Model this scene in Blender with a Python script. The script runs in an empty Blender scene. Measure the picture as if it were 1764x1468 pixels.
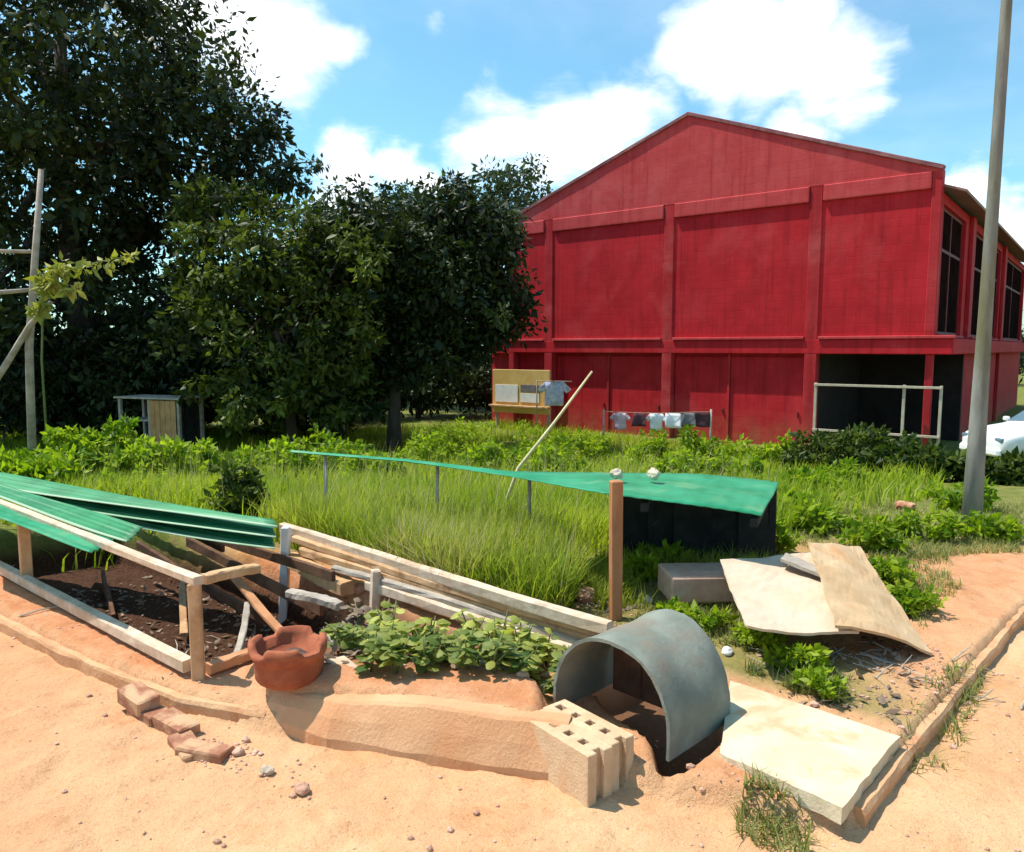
import bpy, bmesh, math, random
import numpy as np
from mathutils import Vector, Matrix, noise as mnoise

# ------------------------------------------------------------------ camera, sky, sun, exposure
S = bpy.context.scene
COL = S.collection
R = math.radians
F_PX, CX, CY, HOR = 1321.0, 882.0, 734.0, 600.0      # focal length and horizon measured in the photograph
PITCH = math.atan((CY - HOR) / F_PX)
EYE = 1.6
cam = bpy.data.cameras.new('camera')
cam.sensor_fit = 'HORIZONTAL'; cam.sensor_width = 36.0; cam.lens = F_PX / 1764.0 * 36.0
cam.clip_start = 0.05; cam.clip_end = 3000
cam_o = bpy.data.objects.new('camera', cam); COL.objects.link(cam_o)
cam_o.location = (0, 0, EYE); cam_o.rotation_euler = (math.pi / 2 - PITCH, 0, 0)
S.camera = cam_o

SUN_ROT, SUN_EL = R(-74), R(63)
SUNV = Vector((math.sin(SUN_ROT) * math.cos(SUN_EL), math.cos(SUN_ROT) * math.cos(SUN_EL), math.sin(SUN_EL)))
sun = bpy.data.lights.new('sun', 'SUN'); sun.energy = 4.6; sun.angle = R(0.53); sun.color = (1.0, 0.945, 0.86)
sun_o = bpy.data.objects.new('sun', sun); COL.objects.link(sun_o)
sun_o.rotation_euler = SUNV.to_track_quat('Z', 'Y').to_euler(); sun_o.location = (0, 0, 30)

S.render.engine = 'CYCLES'
S.view_settings.view_transform = 'Standard'; S.view_settings.look = 'None'
S.view_settings.exposure = 0.45; S.view_settings.gamma = 1.0
S.cycles.use_denoising = True
S.cycles.max_bounces = 4; S.cycles.diffuse_bounces = 3; S.cycles.glossy_bounces = 2; S.cycles.transmission_bounces = 3; S.cycles.adaptive_threshold = 0.025; S.cycles.transparent_max_bounces = 8
S.cycles.sample_clamp_indirect = 6.0


def ray(px, py):
    x, y = (px - CX) / F_PX, -(py - CY) / F_PX
    c, s = math.cos(PITCH), math.sin(PITCH)
    return Vector((x, c + y * s, y * c - s))


def at(px, py, z=None, Y=None):
    d = ray(px, py)
    t = (z - EYE) / d.z if Y is None else Y / d.y
    return Vector((0, 0, EYE)) + d * t


class NT:
    """tiny helper for node trees"""
    def __init__(s, tree): s.t = tree; s.n = tree.nodes; s.l = tree.links
    def new(s, typ, **kw):
        n = s.n.new(typ)
        for k, v in kw.items():
            if k.startswith('i_'): s.set(n.inputs[k[2:].replace('_', ' ')], v)
            else: setattr(n, k, v)
        return n
    def set(s, sock, v):
        if hasattr(v, 'is_output') or isinstance(v, bpy.types.NodeSocket): s.l.new(v, sock)
        else: sock.default_value = v
    def math(s, op, a, b=None, c=None, clamp=False):
        n = s.n.new('ShaderNodeMath'); n.operation = op; n.use_clamp = clamp
        for i, v in enumerate((a, b, c)):
            if v is not None: s.set(n.inputs[i], v)
        return n.outputs[0]
    def vmath(s, op, a, b=None):
        n = s.n.new('ShaderNodeVectorMath'); n.operation = op
        for i, v in enumerate((a, b)):
            if v is not None: s.set(n.inputs[i], v)
        return n.outputs['Value'] if op in ('DISTANCE', 'DOT_PRODUCT', 'LENGTH') else n.outputs[0]
    def noise(s, vec, scale, detail=4, rough=0.55, dist=0.0):
        n = s.n.new('ShaderNodeTexNoise'); s.l.new(vec, n.inputs['Vector'])
        n.inputs['Scale'].default_value = scale; n.inputs['Detail'].default_value = detail
        n.inputs['Roughness'].default_value = rough; n.inputs['Distortion'].default_value = dist
        return n.outputs['Fac']
    def ramp(s, v, a, b, lo=0.0, hi=1.0, smooth=True):
        n = s.n.new('ShaderNodeMapRange'); n.interpolation_type = 'SMOOTHSTEP' if smooth else 'LINEAR'
        s.set(n.inputs[0], v)
        for i, x in zip((1, 2, 3, 4), (a, b, lo, hi)): n.inputs[i].default_value = x
        return n.outputs[0]
    def mix(s, fac, a, b, mode='MIX'):
        n = s.n.new('ShaderNodeMix'); n.data_type = 'RGBA'; n.blend_type = mode
        s.set(n.inputs[0], fac)
        for sock, v in ((n.inputs[6], a), (n.inputs[7], b)):
            s.set(sock, (*v, 1.0) if isinstance(v, tuple) and len(v) == 3 else v)
        return n.outputs[2]


def build_world():
    w = bpy.data.worlds.new('World'); S.world = w; w.use_nodes = True
    T = NT(w.node_tree)
    bg = T.n['Background']; bg.inputs[1].default_value = 0.12
    sky = T.new('ShaderNodeTexSky', sky_type='NISHITA', sun_disc=False, sun_elevation=SUN_EL,
                sun_rotation=SUN_ROT, air_density=1.0, dust_density=0.9, ozone_density=1.4)
    tc = T.new('ShaderNodeTexCoord'); vec = T.vmath('NORMALIZE', tc.outputs['Generated'])
    # clouds lie on a layer overhead: project the direction on a plane so they flatten towards the horizon
    sep = T.new('ShaderNodeSeparateXYZ'); T.l.new(vec, sep.inputs[0])
    den = T.math('ADD', T.math('MAXIMUM', sep.outputs['Z'], 0.0), 0.16)
    cmb = T.new('ShaderNodeCombineXYZ')
    T.l.new(T.math('DIVIDE', sep.outputs['X'], den), cmb.inputs[0])
    T.l.new(T.math('DIVIDE', sep.outputs['Y'], den), cmb.inputs[1])
    cmb.inputs[2].default_value = 3.7
    n1 = T.noise(cmb.outputs[0], 1.15, 7, 0.56, 0.25)
    n2 = T.noise(cmb.outputs[0], 4.2, 6, 0.6, 0.3)
    # cumulus heads where the photograph has them (a direction and an angular radius each)
    nv = T.new('ShaderNodeTexNoise'); T.l.new(vec, nv.inputs['Vector']); nv.inputs['Scale'].default_value = 7.0
    nv.inputs['Detail'].default_value = 5
    wob = T.vmath('SCALE', T.vmath('SUBTRACT', nv.outputs['Color'], (0.5, 0.5, 0.5)))
    wob.node.inputs['Scale'].default_value = 0.16
    pv = T.vmath('ADD', vec, wob)
    acc = None
    for px, py, rad in ((440, 60, .125), (330, 20, .10), (540, 70, .07), (960, 245, .115), (860, 250, .09), (1080, 200, .10),
                        (1090, 160, .06), (1230, 75, .085), (1340, 100, .085), (1450, 115, .085), (1250, 160, .05), (1400, 205, .05),
                        (610, 310, .07), (700, 290, .055), (1680, 350, .06), (1745, 380, .06), (740, 40, .05)):
        d = ray(px, py).normalized()
        b = T.ramp(T.vmath('DISTANCE', pv, tuple(d)), rad * 1.45, 0.0, 0, .5 if px == 740 else 1.0)
        acc = b if acc is None else T.math('MAXIMUM', acc, b)
    layer = T.ramp(n1, 0.52, 0.70)
    # the free layer fills the rest of the sky; the part in view is given by the heads
    front = T.ramp(T.vmath('DISTANCE', vec, tuple(ray(882, 250).normalized())), 0.55, 0.9)
    dens = T.math('MAXIMUM', acc, T.math('MULTIPLY', layer, front))
    dens = T.ramp(T.math('ADD', dens, T.math('MULTIPLY', T.math('SUBTRACT', n2, 0.5), 0.9)), 0.34, 1.05)
    thin = T.math('MULTIPLY', T.ramp(n1, 0.40, 0.75), 0.16)
    dens = T.math('MAXIMUM', dens, thin)
    tint = T.mix(1.0, sky.outputs[0], (0.85, 1.32, 1.30), 'MULTIPLY')
    cloud = T.mix(T.ramp(n2, 0.3, 0.7), (8.2, 8.6, 9.2), (10.4, 10.5, 10.6))
    T.l.new(T.mix(dens, tint, cloud), bg.inputs[0])


build_world()

# ------------------------------------------------------------------ helpers: objects
rnd = random.Random(7)
rng = np.random.default_rng(11)


def tag(o, label=None, cat=None, group=None, kind=None):
    if label: o['label'] = label
    if cat: o['category'] = cat
    if group: o['group'] = group
    if kind: o['kind'] = kind
    return o


def empty(name, loc=(0, 0, 0), rz=0.0):
    o = bpy.data.objects.new(name, None); COL.objects.link(o)
    o.location = loc; o.rotation_euler = (0, 0, rz); o.empty_display_size = 0.2
    return o


def link(name, me, m=None, parent=None, loc=None, rot=None):
    o = bpy.data.objects.new(name, me); COL.objects.link(o)
    if m is not None and len(me.materials) == 0: me.materials.append(m)
    if parent is not None: o.parent = parent
    if loc is not None: o.location = loc
    if rot is not None: o.rotation_euler = rot
    return o


def from_bm(name, bm, m, parent=None, loc=None, rot=None, smooth=False):
    me = bpy.data.meshes.new(name)
    bmesh.ops.recalc_face_normals(bm, faces=bm.faces)
    bm.to_mesh(me); bm.free()
    if smooth: me.polygons.foreach_set('use_smooth', [True] * len(me.polygons))
    return link(name, me, m, parent, loc, rot)


def raw(name, v, f, m, parent=None, smooth=False, **kw):
    me = bpy.data.meshes.new(name); me.from_pydata([tuple(x) for x in v], [], [tuple(x) for x in f]); me.update()
    if smooth: me.polygons.foreach_set('use_smooth', [True] * len(me.polygons))
    return link(name, me, m, parent, **kw)


def add_box(bm, x0, x1, y0, y1, z0, z1, bev=0.0, jit=0.0, seg=1, r=rnd):
    r_ = bmesh.ops.create_cube(bm, size=1.0)
    vs = r_['verts']
    for v in vs:
        v.co = Vector((x0 + (v.co.x + .5) * (x1 - x0), y0 + (v.co.y + .5) * (y1 - y0), z0 + (v.co.z + .5) * (z1 - z0)))
    if bev > 0:
        es = list({e for v in vs for e in v.link_edges})
        q = bmesh.ops.bevel(bm, geom=es, offset=bev, segments=seg, affect='EDGES', profile=0.6)
        vs = q['verts']
    if jit:
        for v in vs: v.co += Vector((r.uniform(-jit, jit), r.uniform(-jit, jit), r.uniform(-jit, jit)))


def box(name, x0, x1, y0, y1, z0, z1, m, parent=None, bev=0.0, jit=0.0, **kw):
    bm = bmesh.new(); add_box(bm, x0, x1, y0, y1, z0, z1, bev, jit)
    return from_bm(name, bm, m, parent, **kw)


def beam_bm(a, b, w, h, bev=0.006, nseg=10, wob=0.006, seed=0, taper=0.0):
    """squared timber from a to b (top centre line), with a little bow and worn edges"""
    a, b = Vector(a), Vector(b); d = (b - a); L = d.length; d.normalize()
    side = Vector((-d.y, d.x, 0)).normalized(); up = side.cross(d) * -1
    if up.z < 0: up = -up
    r = random.Random(seed)
    prof = [(-w / 2 + bev, 0), (w / 2 - bev, 0), (w / 2, -bev), (w / 2, -h + bev), (w / 2 - bev, -h), (-w / 2 + bev, -h), (-w / 2, -h + bev), (-w / 2, -bev)]
    bm = bmesh.new(); rings = []
    p1, p2 = r.uniform(0, 6), r.uniform(0, 6)
    for i in range(nseg + 1):
        t = i / nseg; k = 1 - taper * t
        c = a + d * (L * t) + side * (wob * math.sin(3.1 * t + p1)) + up * (wob * math.sin(4.3 * t + p2))
        rings.append([bm.verts.new(c + side * (x * k + r.uniform(-1, 1) * bev * .35) + up * (y * k + r.uniform(-1, 1) * bev * .35)) for x, y in prof])
    for q, p in zip(rings, rings[1:]):
        for j in range(8): bm.faces.new((q[j], q[(j + 1) % 8], p[(j + 1) % 8], p[j]))
    bm.faces.new(rings[0]); bm.faces.new(rings[-1])
    return bm


def tube_bm(bm, pts, rads, n=8):
    rings = []
    pts = [Vector(p) for p in pts]
    for i, p in enumerate(pts):
        d = (pts[min(i + 1, len(pts) - 1)] - pts[max(i - 1, 0)])
        if d.length < 1e-6: d = Vector((0, 0, 1))
        d.normalize()
        x = d.cross(Vector((0.3, 0.9, 0.2))).normalized(); y = d.cross(x)
        rings.append([bm.verts.new(p + (x * math.cos(2 * math.pi * k / n) + y * math.sin(2 * math.pi * k / n)) * rads[i]) for k in range(n)])
    for q, p in zip(rings, rings[1:]):
        for j in range(n): bm.faces.new((q[j], q[(j + 1) % n], p[(j + 1) % n], p[j]))
    bm.faces.new(rings[0]); bm.faces.new(rings[-1])


def tube(name, pts, rads, m, parent=None, n=8, smooth=True):
    bm = bmesh.new(); tube_bm(bm, pts, rads, n)
    return from_bm(name, bm, m, parent, smooth=smooth)


def lathe(name, prof, m, parent=None, n=32, fn=None, loc=None):
    """prof: closed list of (r, z); fn(angle, r, z) -> (r, z) may dent it"""
    v, f = [], []
    for k in range(n):
        a = 2 * math.pi * k / n
        for r_, z in prof:
            rr, zz = fn(a, r_, z) if fn else (r_, z)
            v.append((rr * math.cos(a), rr * math.sin(a), zz))
    q = len(prof)
    for k in range(n):
        k2 = (k + 1) % n
        for j in range(q - 1): f.append((k * q + j, k2 * q + j, k2 * q + j + 1, k * q + j + 1))
    o = raw(name, v, f, m, parent, smooth=True)
    if loc is not None: o.location = loc
    return o


def cellsolid(name, xs, ys, void, z0, z1, m, parent=None, swap=None, **kw):
    """a slab of height z0..z1 with rectangular holes: cells (i, j) in void are left out"""
    v, f, idx = [], [], {}
    def V(i, j, k):
        key = (i, j, k)
        if key not in idx:
            idx[key] = len(v); p = (xs[i], ys[j], (z0, z1)[k]); v.append(swap(p) if swap else p)
        return idx[key]
    nx, ny = len(xs) - 1, len(ys) - 1
    sol = lambda i, j: 0 <= i < nx and 0 <= j < ny and (i, j) not in void
    for i in range(nx):
        for j in range(ny):
            if not sol(i, j): continue
            f.append((V(i, j, 1), V(i + 1, j, 1), V(i + 1, j + 1, 1), V(i, j + 1, 1)))
            f.append((V(i, j, 0), V(i, j + 1, 0), V(i + 1, j + 1, 0), V(i + 1, j, 0)))
            if not sol(i, j - 1): f.append((V(i, j, 0), V(i + 1, j, 0), V(i + 1, j, 1), V(i, j, 1)))
            if not sol(i + 1, j): f.append((V(i + 1, j, 0), V(i + 1, j + 1, 0), V(i + 1, j + 1, 1), V(i + 1, j, 1)))
            if not sol(i, j + 1): f.append((V(i + 1, j + 1, 0), V(i, j + 1, 0), V(i, j + 1, 1), V(i + 1, j + 1, 1)))
            if not sol(i - 1, j): f.append((V(i, j + 1, 0), V(i, j, 0), V(i, j, 1), V(i, j + 1, 1)))
    o = raw(name, v, f, m, parent, **kw)
    bm = bmesh.new(); bm.from_mesh(o.data); bmesh.ops.recalc_face_normals(bm, faces=bm.faces); bm.to_mesh(o.data); bm.free()
    return o


# ------------------------------------------------------------------ helpers: materials
def pmat(name, c1, c2, scale=4.0, rough=0.8, bump=0.3, bscale=None, c3=None, s3=1.3, stretch=(1, 1, 1), metal=0.0, spec=0.3, dist=0.01, lo=.35, hi=.65, t3=(.5, .7)):
    m = bpy.data.materials.new(name); m.use_nodes = True
    T = NT(m.node_tree); p = T.n['Principled BSDF']
    tc = T.new('ShaderNodeTexCoord'); mp = T.new('ShaderNodeMapping'); T.l.new(tc.outputs['Object'], mp.inputs[0])
    mp.inputs['Scale'].default_value = stretch
    oi = T.new('ShaderNodeObjectInfo')
    off = T.vmath('ADD', mp.outputs[0], T.vmath('SCALE', oi.outputs['Location']))
    off.node.inputs[1].links[0].from_node.inputs['Scale'].default_value = 1.7
    n = T.noise(off, scale, 8, 0.62)
    col = T.mix(T.ramp(n, lo, hi), c1, c2)
    if c3: col = T.mix(T.ramp(T.noise(off, s3, 6, 0.65, 0.4), t3[0], t3[1]), col, c3)
    T.l.new(col, p.inputs['Base Color'])
    p.inputs['Roughness'].default_value = rough; p.inputs['Metallic'].default_value = metal
    p.inputs['Specular IOR Level'].default_value = spec
    if bump:
        b = T.new('ShaderNodeBump'); b.inputs['Strength'].default_value = bump; b.inputs['Distance'].default_value = dist
        T.l.new(T.noise(off, bscale or scale * 6, 6, 0.65), b.inputs['Height']); T.l.new(b.outputs[0], p.inputs['Normal'])
    return m


def leafmat(name, c1, c2, trans=0.35, rough=0.5, attr=True):
    m = bpy.data.materials.new(name); m.use_nodes = True
    T = NT(m.node_tree); p = T.n['Principled BSDF']; out = T.n['Material Output']
    at_ = T.new('ShaderNodeAttribute', attribute_name='var')
    col = T.mix(at_.outputs['Fac'], c1, c2)
    T.l.new(col, p.inputs['Base Color']); p.inputs['Roughness'].default_value = rough
    p.inputs['Specular IOR Level'].default_value = 0.25
    tr = T.new('ShaderNodeBsdfTranslucent')
    T.l.new(T.mix(1.0, col, (1.15, 1.25, 0.55), 'MULTIPLY'), tr.inputs[0])
    mx = T.new('ShaderNodeMixShader'); mx.inputs[0].default_value = trans
    T.l.new(p.outputs[0], mx.inputs[1]); T.l.new(tr.outputs[0], mx.inputs[2]); T.l.new(mx.outputs[0], out.inputs[0])
    return m


M = {}
def redmat(name, c1, c2, faded, grime):
    m = pmat(name, c1, c2, 1.6, 0.7, 0.18, 40, spec=.12)
    T = NT(m.node_tree); p = T.n['Principled BSDF']; col = p.inputs['Base Color'].links[0].from_socket
    tc = T.new('ShaderNodeTexCoord').outputs['Object']
    mp = T.new('ShaderNodeMapping'); T.l.new(tc, mp.inputs[0]); mp.inputs['Scale'].default_value = (6.0, 6.0, .28)
    streak = T.noise(mp.outputs[0], 1.0, 6, .7)
    col = T.mix(T.ramp(streak, .46, .72, 0, .75), col, grime)
    col = T.mix(T.ramp(T.noise(tc, .45, 7, .65, .5), .50, .72, 0, .7), col, faded)
    col = T.mix(T.ramp(T.noise(tc, 5.5, 8, .75), .60, .72, 0, .5), col, faded)
    sz = T.new('ShaderNodeSeparateXYZ'); T.l.new(tc, sz.inputs[0])
    splash = T.math('MULTIPLY', T.ramp(sz.outputs[2], 1.3, .0), T.ramp(T.noise(tc, 2.5, 6, .7), .3, .65))
    col = T.mix(T.math('MULTIPLY', splash, .75), col, (0.33, 0.13, 0.06))
    # painted blockwork: faint courses under the paint
    sw = T.new('ShaderNodeCombineXYZ'); T.l.new(T.math('ADD', sz.outputs[0], sz.outputs[1]), sw.inputs[0]); T.l.new(sz.outputs[2], sw.inputs[1])
    bk = T.new('ShaderNodeTexBrick'); T.l.new(sw.outputs[0], bk.inputs['Vector']); bk.inputs['Scale'].default_value = 1.0
    for k_, v_ in (('Brick Width', .46), ('Row Height', .23), ('Mortar Size', .012), ('Mortar Smooth', .6)): bk.inputs[k_].default_value = v_
    bk.inputs['Color1'].default_value = (1, 1, 1, 1); bk.inputs['Color2'].default_value = (.86, .86, .86, 1); bk.inputs['Mortar'].default_value = (.70, .70, .70, 1)
    col = T.mix(.32, col, T.mix(1.0, col, bk.outputs['Color'], 'MULTIPLY'))
    b2 = T.new('ShaderNodeBump'); b2.inputs['Strength'].default_value = .5; b2.inputs['Distance'].default_value = .012
    T.l.new(bk.outputs['Color'], b2.inputs['Height']); T.l.new(p.inputs['Normal'].links[0].from_socket, b2.inputs['Normal']); T.l.new(b2.outputs[0], p.inputs['Normal'])
    T.l.new(col, p.inputs['Base Color'])
    return m


M['red'] = redmat('red_paint', (0.43, 0.016, 0.023), (0.52, 0.021, 0.030), (0.54, 0.050, 0.058), (0.25, 0.012, 0.015))
M['red_light'] = redmat('pale_red_paint', (0.48, 0.050, 0.055), (0.54, 0.070, 0.072), (0.57, 0.12, 0.12), (0.36, 0.03, 0.036))  # paler red for gable, fascia, ledges and sills
M['red_trim'] = redmat('worn_red_trim', (0.38, 0.020, 0.026), (0.46, 0.034, 0.040), (0.53, 0.09, 0.09), (0.26, 0.015, 0.018))
M['maroon'] = pmat('maroon_frame', (0.10, 0.012, 0.014), (0.16, 0.02, 0.022), 4, 0.6, 0.1)
M['coping'] = pmat('rusty_coping', (0.20, 0.06, 0.07), (0.30, 0.12, 0.12), 3, 0.7, 0.15)
M['roof'] = pmat('old_roof_sheet', (0.26, 0.13, 0.11), (0.36, 0.21, 0.18), 1.2, 0.6, 0.15)
M['glass'] = pmat('dark_glass', (0.012, 0.006, 0.006), (0.02, 0.010, 0.009), 2, 0.8, 0.0, spec=0.0)
M['dark_room'] = pmat('shade_dark_plaster', (0.018, 0.013, 0.011), (0.03, 0.02, 0.018), 2, 0.95, 0.1)  # near-black colour paints in the shade of the open room
M['wood_pale'] = pmat('weathered_timber', (0.50, 0.36, 0.24), (0.72, 0.58, 0.44), 5, 0.85, 0.5, 30, c3=(0.36, 0.23, 0.15), s3=5, dist=0.006, t3=(.42, .85))
M['wood_post'] = pmat('reddish_timber', (0.40, 0.17, 0.07), (0.52, 0.25, 0.12), 6, 0.8, 0.4, 30, c3=(0.28, 0.11, 0.05), s3=4, stretch=(1, 1, .2), dist=0.006)
M['wood_tan'] = pmat('tan_timber', (0.46, 0.26, 0.12), (0.60, 0.38, 0.21), 6, 0.8, 0.4, 30, c3=(0.30, 0.15, 0.07), s3=4, dist=0.006)
M['wood_grey'] = pmat('grey_dead_wood', (0.30, 0.25, 0.20), (0.44, 0.38, 0.31), 7, 0.9, 0.4, 30)
M['wood_dark'] = pmat('shade_black_board', (0.012, 0.014, 0.012), (0.03, 0.03, 0.025), 5, 0.9, 0.3)  # near-black to paint shade into recesses; not a tar coating
M['wood_lining'] = pmat('dark_brown_plank', (0.085, 0.040, 0.022), (0.16, 0.080, 0.045), 6, 0.9, 0.4, 30)  # dark brown; on the pipe planks it paints in shade
M['wood_brown'] = pmat('brown_board', (0.40, 0.19, 0.07), (0.52, 0.28, 0.12), 5, 0.8, 0.4, 30)
M['green_sheet'] = pmat('green_painted_sheet', (0.022, 0.225, 0.100), (0.04, 0.30, 0.150), 3, 0.42, 0.08, 20, c3=(0.12, 0.32, 0.16), s3=2.6, spec=0.2)
M['green_pale'] = pmat('chalky_green_sheet', (0.05, 0.30, 0.12), (0.12, 0.42, 0.20), 3, 0.45, 0.1, 20, c3=(0.40, 0.50, 0.30), s3=3.0, spec=0.25, t3=(.55, .75))
def worn_lit_mat(name, c1, c2, pale_light):
    m = pmat(name, c1, c2, 3, 0.5, 0.1, 20, spec=.22)
    T = NT(m.node_tree); p = T.n['Principled BSDF']; old = p.inputs['Base Color'].links[0].from_socket
    a_ = T.new('ShaderNodeAttribute', attribute_name='var')
    T.l.new(T.mix(T.ramp(a_.outputs['Fac'], .30, .85, 0, .8), old, pale_light), p.inputs['Base Color'])  # var lightens the paint: drawn-in highlights plus worn streaks
    return m


M['green_pale'] = worn_lit_mat('green_sheet_worn_lit', (0.022, 0.17, 0.065), (0.045, 0.26, 0.105), (0.40, 0.52, 0.36))
M['clay'] = pmat('fired_clay', (0.27, 0.070, 0.032), (0.36, 0.110, 0.050), 8, 0.85, 0.3, 50, c3=(0.24, 0.06, 0.03), s3=5)
M['ash'] = pmat('charcoal_ash', (0.05, 0.035, 0.03), (0.14, 0.10, 0.08), 20, 0.95, 0.6, 60)
M['pipe'] = pmat('weathered_cement_pipe', (0.160, 0.178, 0.148), (0.240, 0.258, 0.215), 4, 0.85, 0.35, 45, c3=(0.22, 0.18, 0.135), s3=3.2, spec=0.15, t3=(.48, .72))
M['block'] = pmat('sandy_concrete_block', (0.55, 0.36, 0.21), (0.66, 0.46, 0.29), 9, 0.95, 0.5, 90, c3=(0.60, 0.36, 0.20), s3=5)
M['slab'] = pmat('pale_concrete_slab', (0.58, 0.47, 0.31), (0.67, 0.56, 0.39), 5, 0.9, 0.4, 70, c3=(0.60, 0.37, 0.21), s3=4.0, t3=(.48, .66))
M['board_white'] = pmat('whitewashed_board', (0.55, 0.41, 0.285), (0.62, 0.49, 0.36), 3, 0.75, 0.15, 40, c3=(0.62, 0.45, 0.29), s3=2.2, t3=(.55, .75))
M['board_tan'] = pmat('sun_bleached_ply', (0.52, 0.33, 0.17), (0.61, 0.42, 0.24), 3, 0.8, 0.2, 40, c3=(0.54, 0.29, 0.13), s3=2.5)
M['plaster'] = pmat('earth_plaster', (0.58, 0.305, 0.155), (0.66, 0.385, 0.215), 2.2, 0.97, 0.5, 70, c3=(0.55, 0.25, 0.115), s3=1.6, dist=.012, t3=(.42, .72))
M['kerb'] = pmat('earth_stained_kerb', (0.54, 0.29, 0.145), (0.63, 0.37, 0.20), 6, 0.97, 0.8, 60, c3=(0.48, 0.23, 0.11), s3=4)
M['brick'] = pmat('burnt_brick', (0.28, 0.11, 0.06), (0.40, 0.19, 0.11), 14, 0.95, 0.6, 80, c3=(0.55, 0.33, 0.19), s3=7, t3=(.42, .62))
M['brick_pink'] = pmat('pinkish_block', (0.52, 0.30, 0.21), (0.62, 0.39, 0.29), 8, 0.95, 0.4, 70, c3=(0.60, 0.44, 0.34), s3=6)
M['stone'] = pmat('pale_stone', (0.46, 0.36, 0.26), (0.64, 0.54, 0.42), 9, 0.95, 0.5, 50)
M['stone_pink'] = pmat('laterite_stone', (0.44, 0.24, 0.16), (0.60, 0.38, 0.28), 9, 0.95, 0.5, 50)
M['stone_grey'] = pmat('grey_stone', (0.30, 0.28, 0.26), (0.46, 0.43, 0.40), 9, 0.95, 0.5, 50)
M['pole'] = pmat('lichen_concrete_pole', (0.17, 0.17, 0.15), (0.27, 0.265, 0.235), 7, 0.95, 0.6, 40, c3=(0.15, 0.14, 0.075), s3=2.2, stretch=(1, 1, .22), t3=(.45, .65))
M['bark'] = pmat('dark_bark', (0.055, 0.04, 0.03), (0.10, 0.075, 0.055), 6, 0.95, 0.7, 20, stretch=(1, 1, .3))
M['stem'] = pmat('green_stem', (0.10, 0.14, 0.04), (0.16, 0.18, 0.06), 9, 0.7, 0.1)
M['car'] = pmat('white_car_paint', (0.74, 0.74, 0.75), (0.78, 0.78, 0.79), 2, 0.28, 0.0, spec=0.5)
M['carglass'] = pmat('car_glass', (0.10, 0.17, 0.22), (0.13, 0.20, 0.26), 1, 0.06, 0.0, spec=0.8)
M['rubber'] = pmat('tyre_rubber', (0.02, 0.02, 0.02), (0.03, 0.03, 0.03), 9, 0.9, 0.1)
M['steel'] = pmat('galvanised_rail', (0.40, 0.34, 0.26), (0.52, 0.44, 0.33), 5, 0.6, 0.1, metal=0.0)
M['yellow'] = pmat('yellow_paint', (0.62, 0.38, 0.11), (0.70, 0.47, 0.17), 3, 0.7, 0.1)
M['white'] = pmat('white_paint', (0.70, 0.68, 0.66), (0.78, 0.77, 0.75), 4, 0.7, 0.1)
M['cl_white'] = pmat('white_cotton', (0.72, 0.70, 0.72), (0.80, 0.78, 0.80), 6, 0.95, 0.1)
M['cl_pink'] = pmat('pink_cotton', (0.66, 0.40, 0.44), (0.72, 0.50, 0.54), 6, 0.95, 0.1)
M['cl_dark'] = pmat('maroon_cotton', (0.07, 0.03, 0.04), (0.12, 0.05, 0.06), 6, 0.95, 0.1)
M['cl_grey'] = pmat('grey_cotton', (0.13, 0.12, 0.13), (0.20, 0.18, 0.19), 6, 0.95, 0.1)
M['cl_blue'] = pmat('blue_white_cotton', (0.40, 0.42, 0.62), (0.68, 0.68, 0.76), 9, 0.95, 0.1)
M['bamboo'] = pmat('dry_cane', (0.55, 0.45, 0.22), (0.68, 0.58, 0.32), 8, 0.6, 0.2)
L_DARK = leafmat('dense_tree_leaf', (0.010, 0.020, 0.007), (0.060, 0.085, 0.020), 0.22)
L_MID = leafmat('young_tree_leaf', (0.010, 0.024, 0.004), (0.17, 0.21, 0.035), 0.36)
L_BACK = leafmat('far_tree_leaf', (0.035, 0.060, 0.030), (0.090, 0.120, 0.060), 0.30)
L_WEED = leafmat('weed_leaf', (0.10, 0.20, 0.006), (0.36, 0.45, 0.028), 0.52)
L_BUSH = leafmat('bush_leaf', (0.020, 0.045, 0.008), (0.15, 0.19, 0.028), 0.38)
L_BED = leafmat('seedling_leaf', (0.065, 0.125, 0.020), (0.54, 0.54, 0.13), 0.45)
L_DRY = leafmat('dry_leaf', (0.09, 0.05, 0.03), (0.34, 0.25, 0.17), 0.15)
L_GRASS = leafmat('tall_grass_blade', (0.105, 0.20, 0.008), (0.49, 0.50, 0.09), 0.52)
L_MEAD = leafmat('meadow_blade', (0.115, 0.225, 0.006), (0.46, 0.50, 0.050), 0.52)
L_SHORT = leafmat('short_grass_blade', (0.085, 0.13, 0.025), (0.38, 0.36, 0.13), 0.38)
L_HAY = leafmat('dry_grass_blade', (0.40, 0.33, 0.14), (0.60, 0.52, 0.28), 0.35)
L_STRAW = leafmat('yellow_frond', (0.26, 0.28, 0.05), (0.46, 0.42, 0.12), 0.35)

# ------------------------------------------------------------------ ground
# frame axes of the sunken bed: u runs away to the left along its near side, v runs to the back
O = np.array([-1.53, 3.60]); U = np.array([-0.768, 0.640]); V = np.array([0.640, 0.768])


def uv(u, v, z=0.0):
    p = O + U * u + V * v
    return Vector((p[0], p[1], z))


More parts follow.
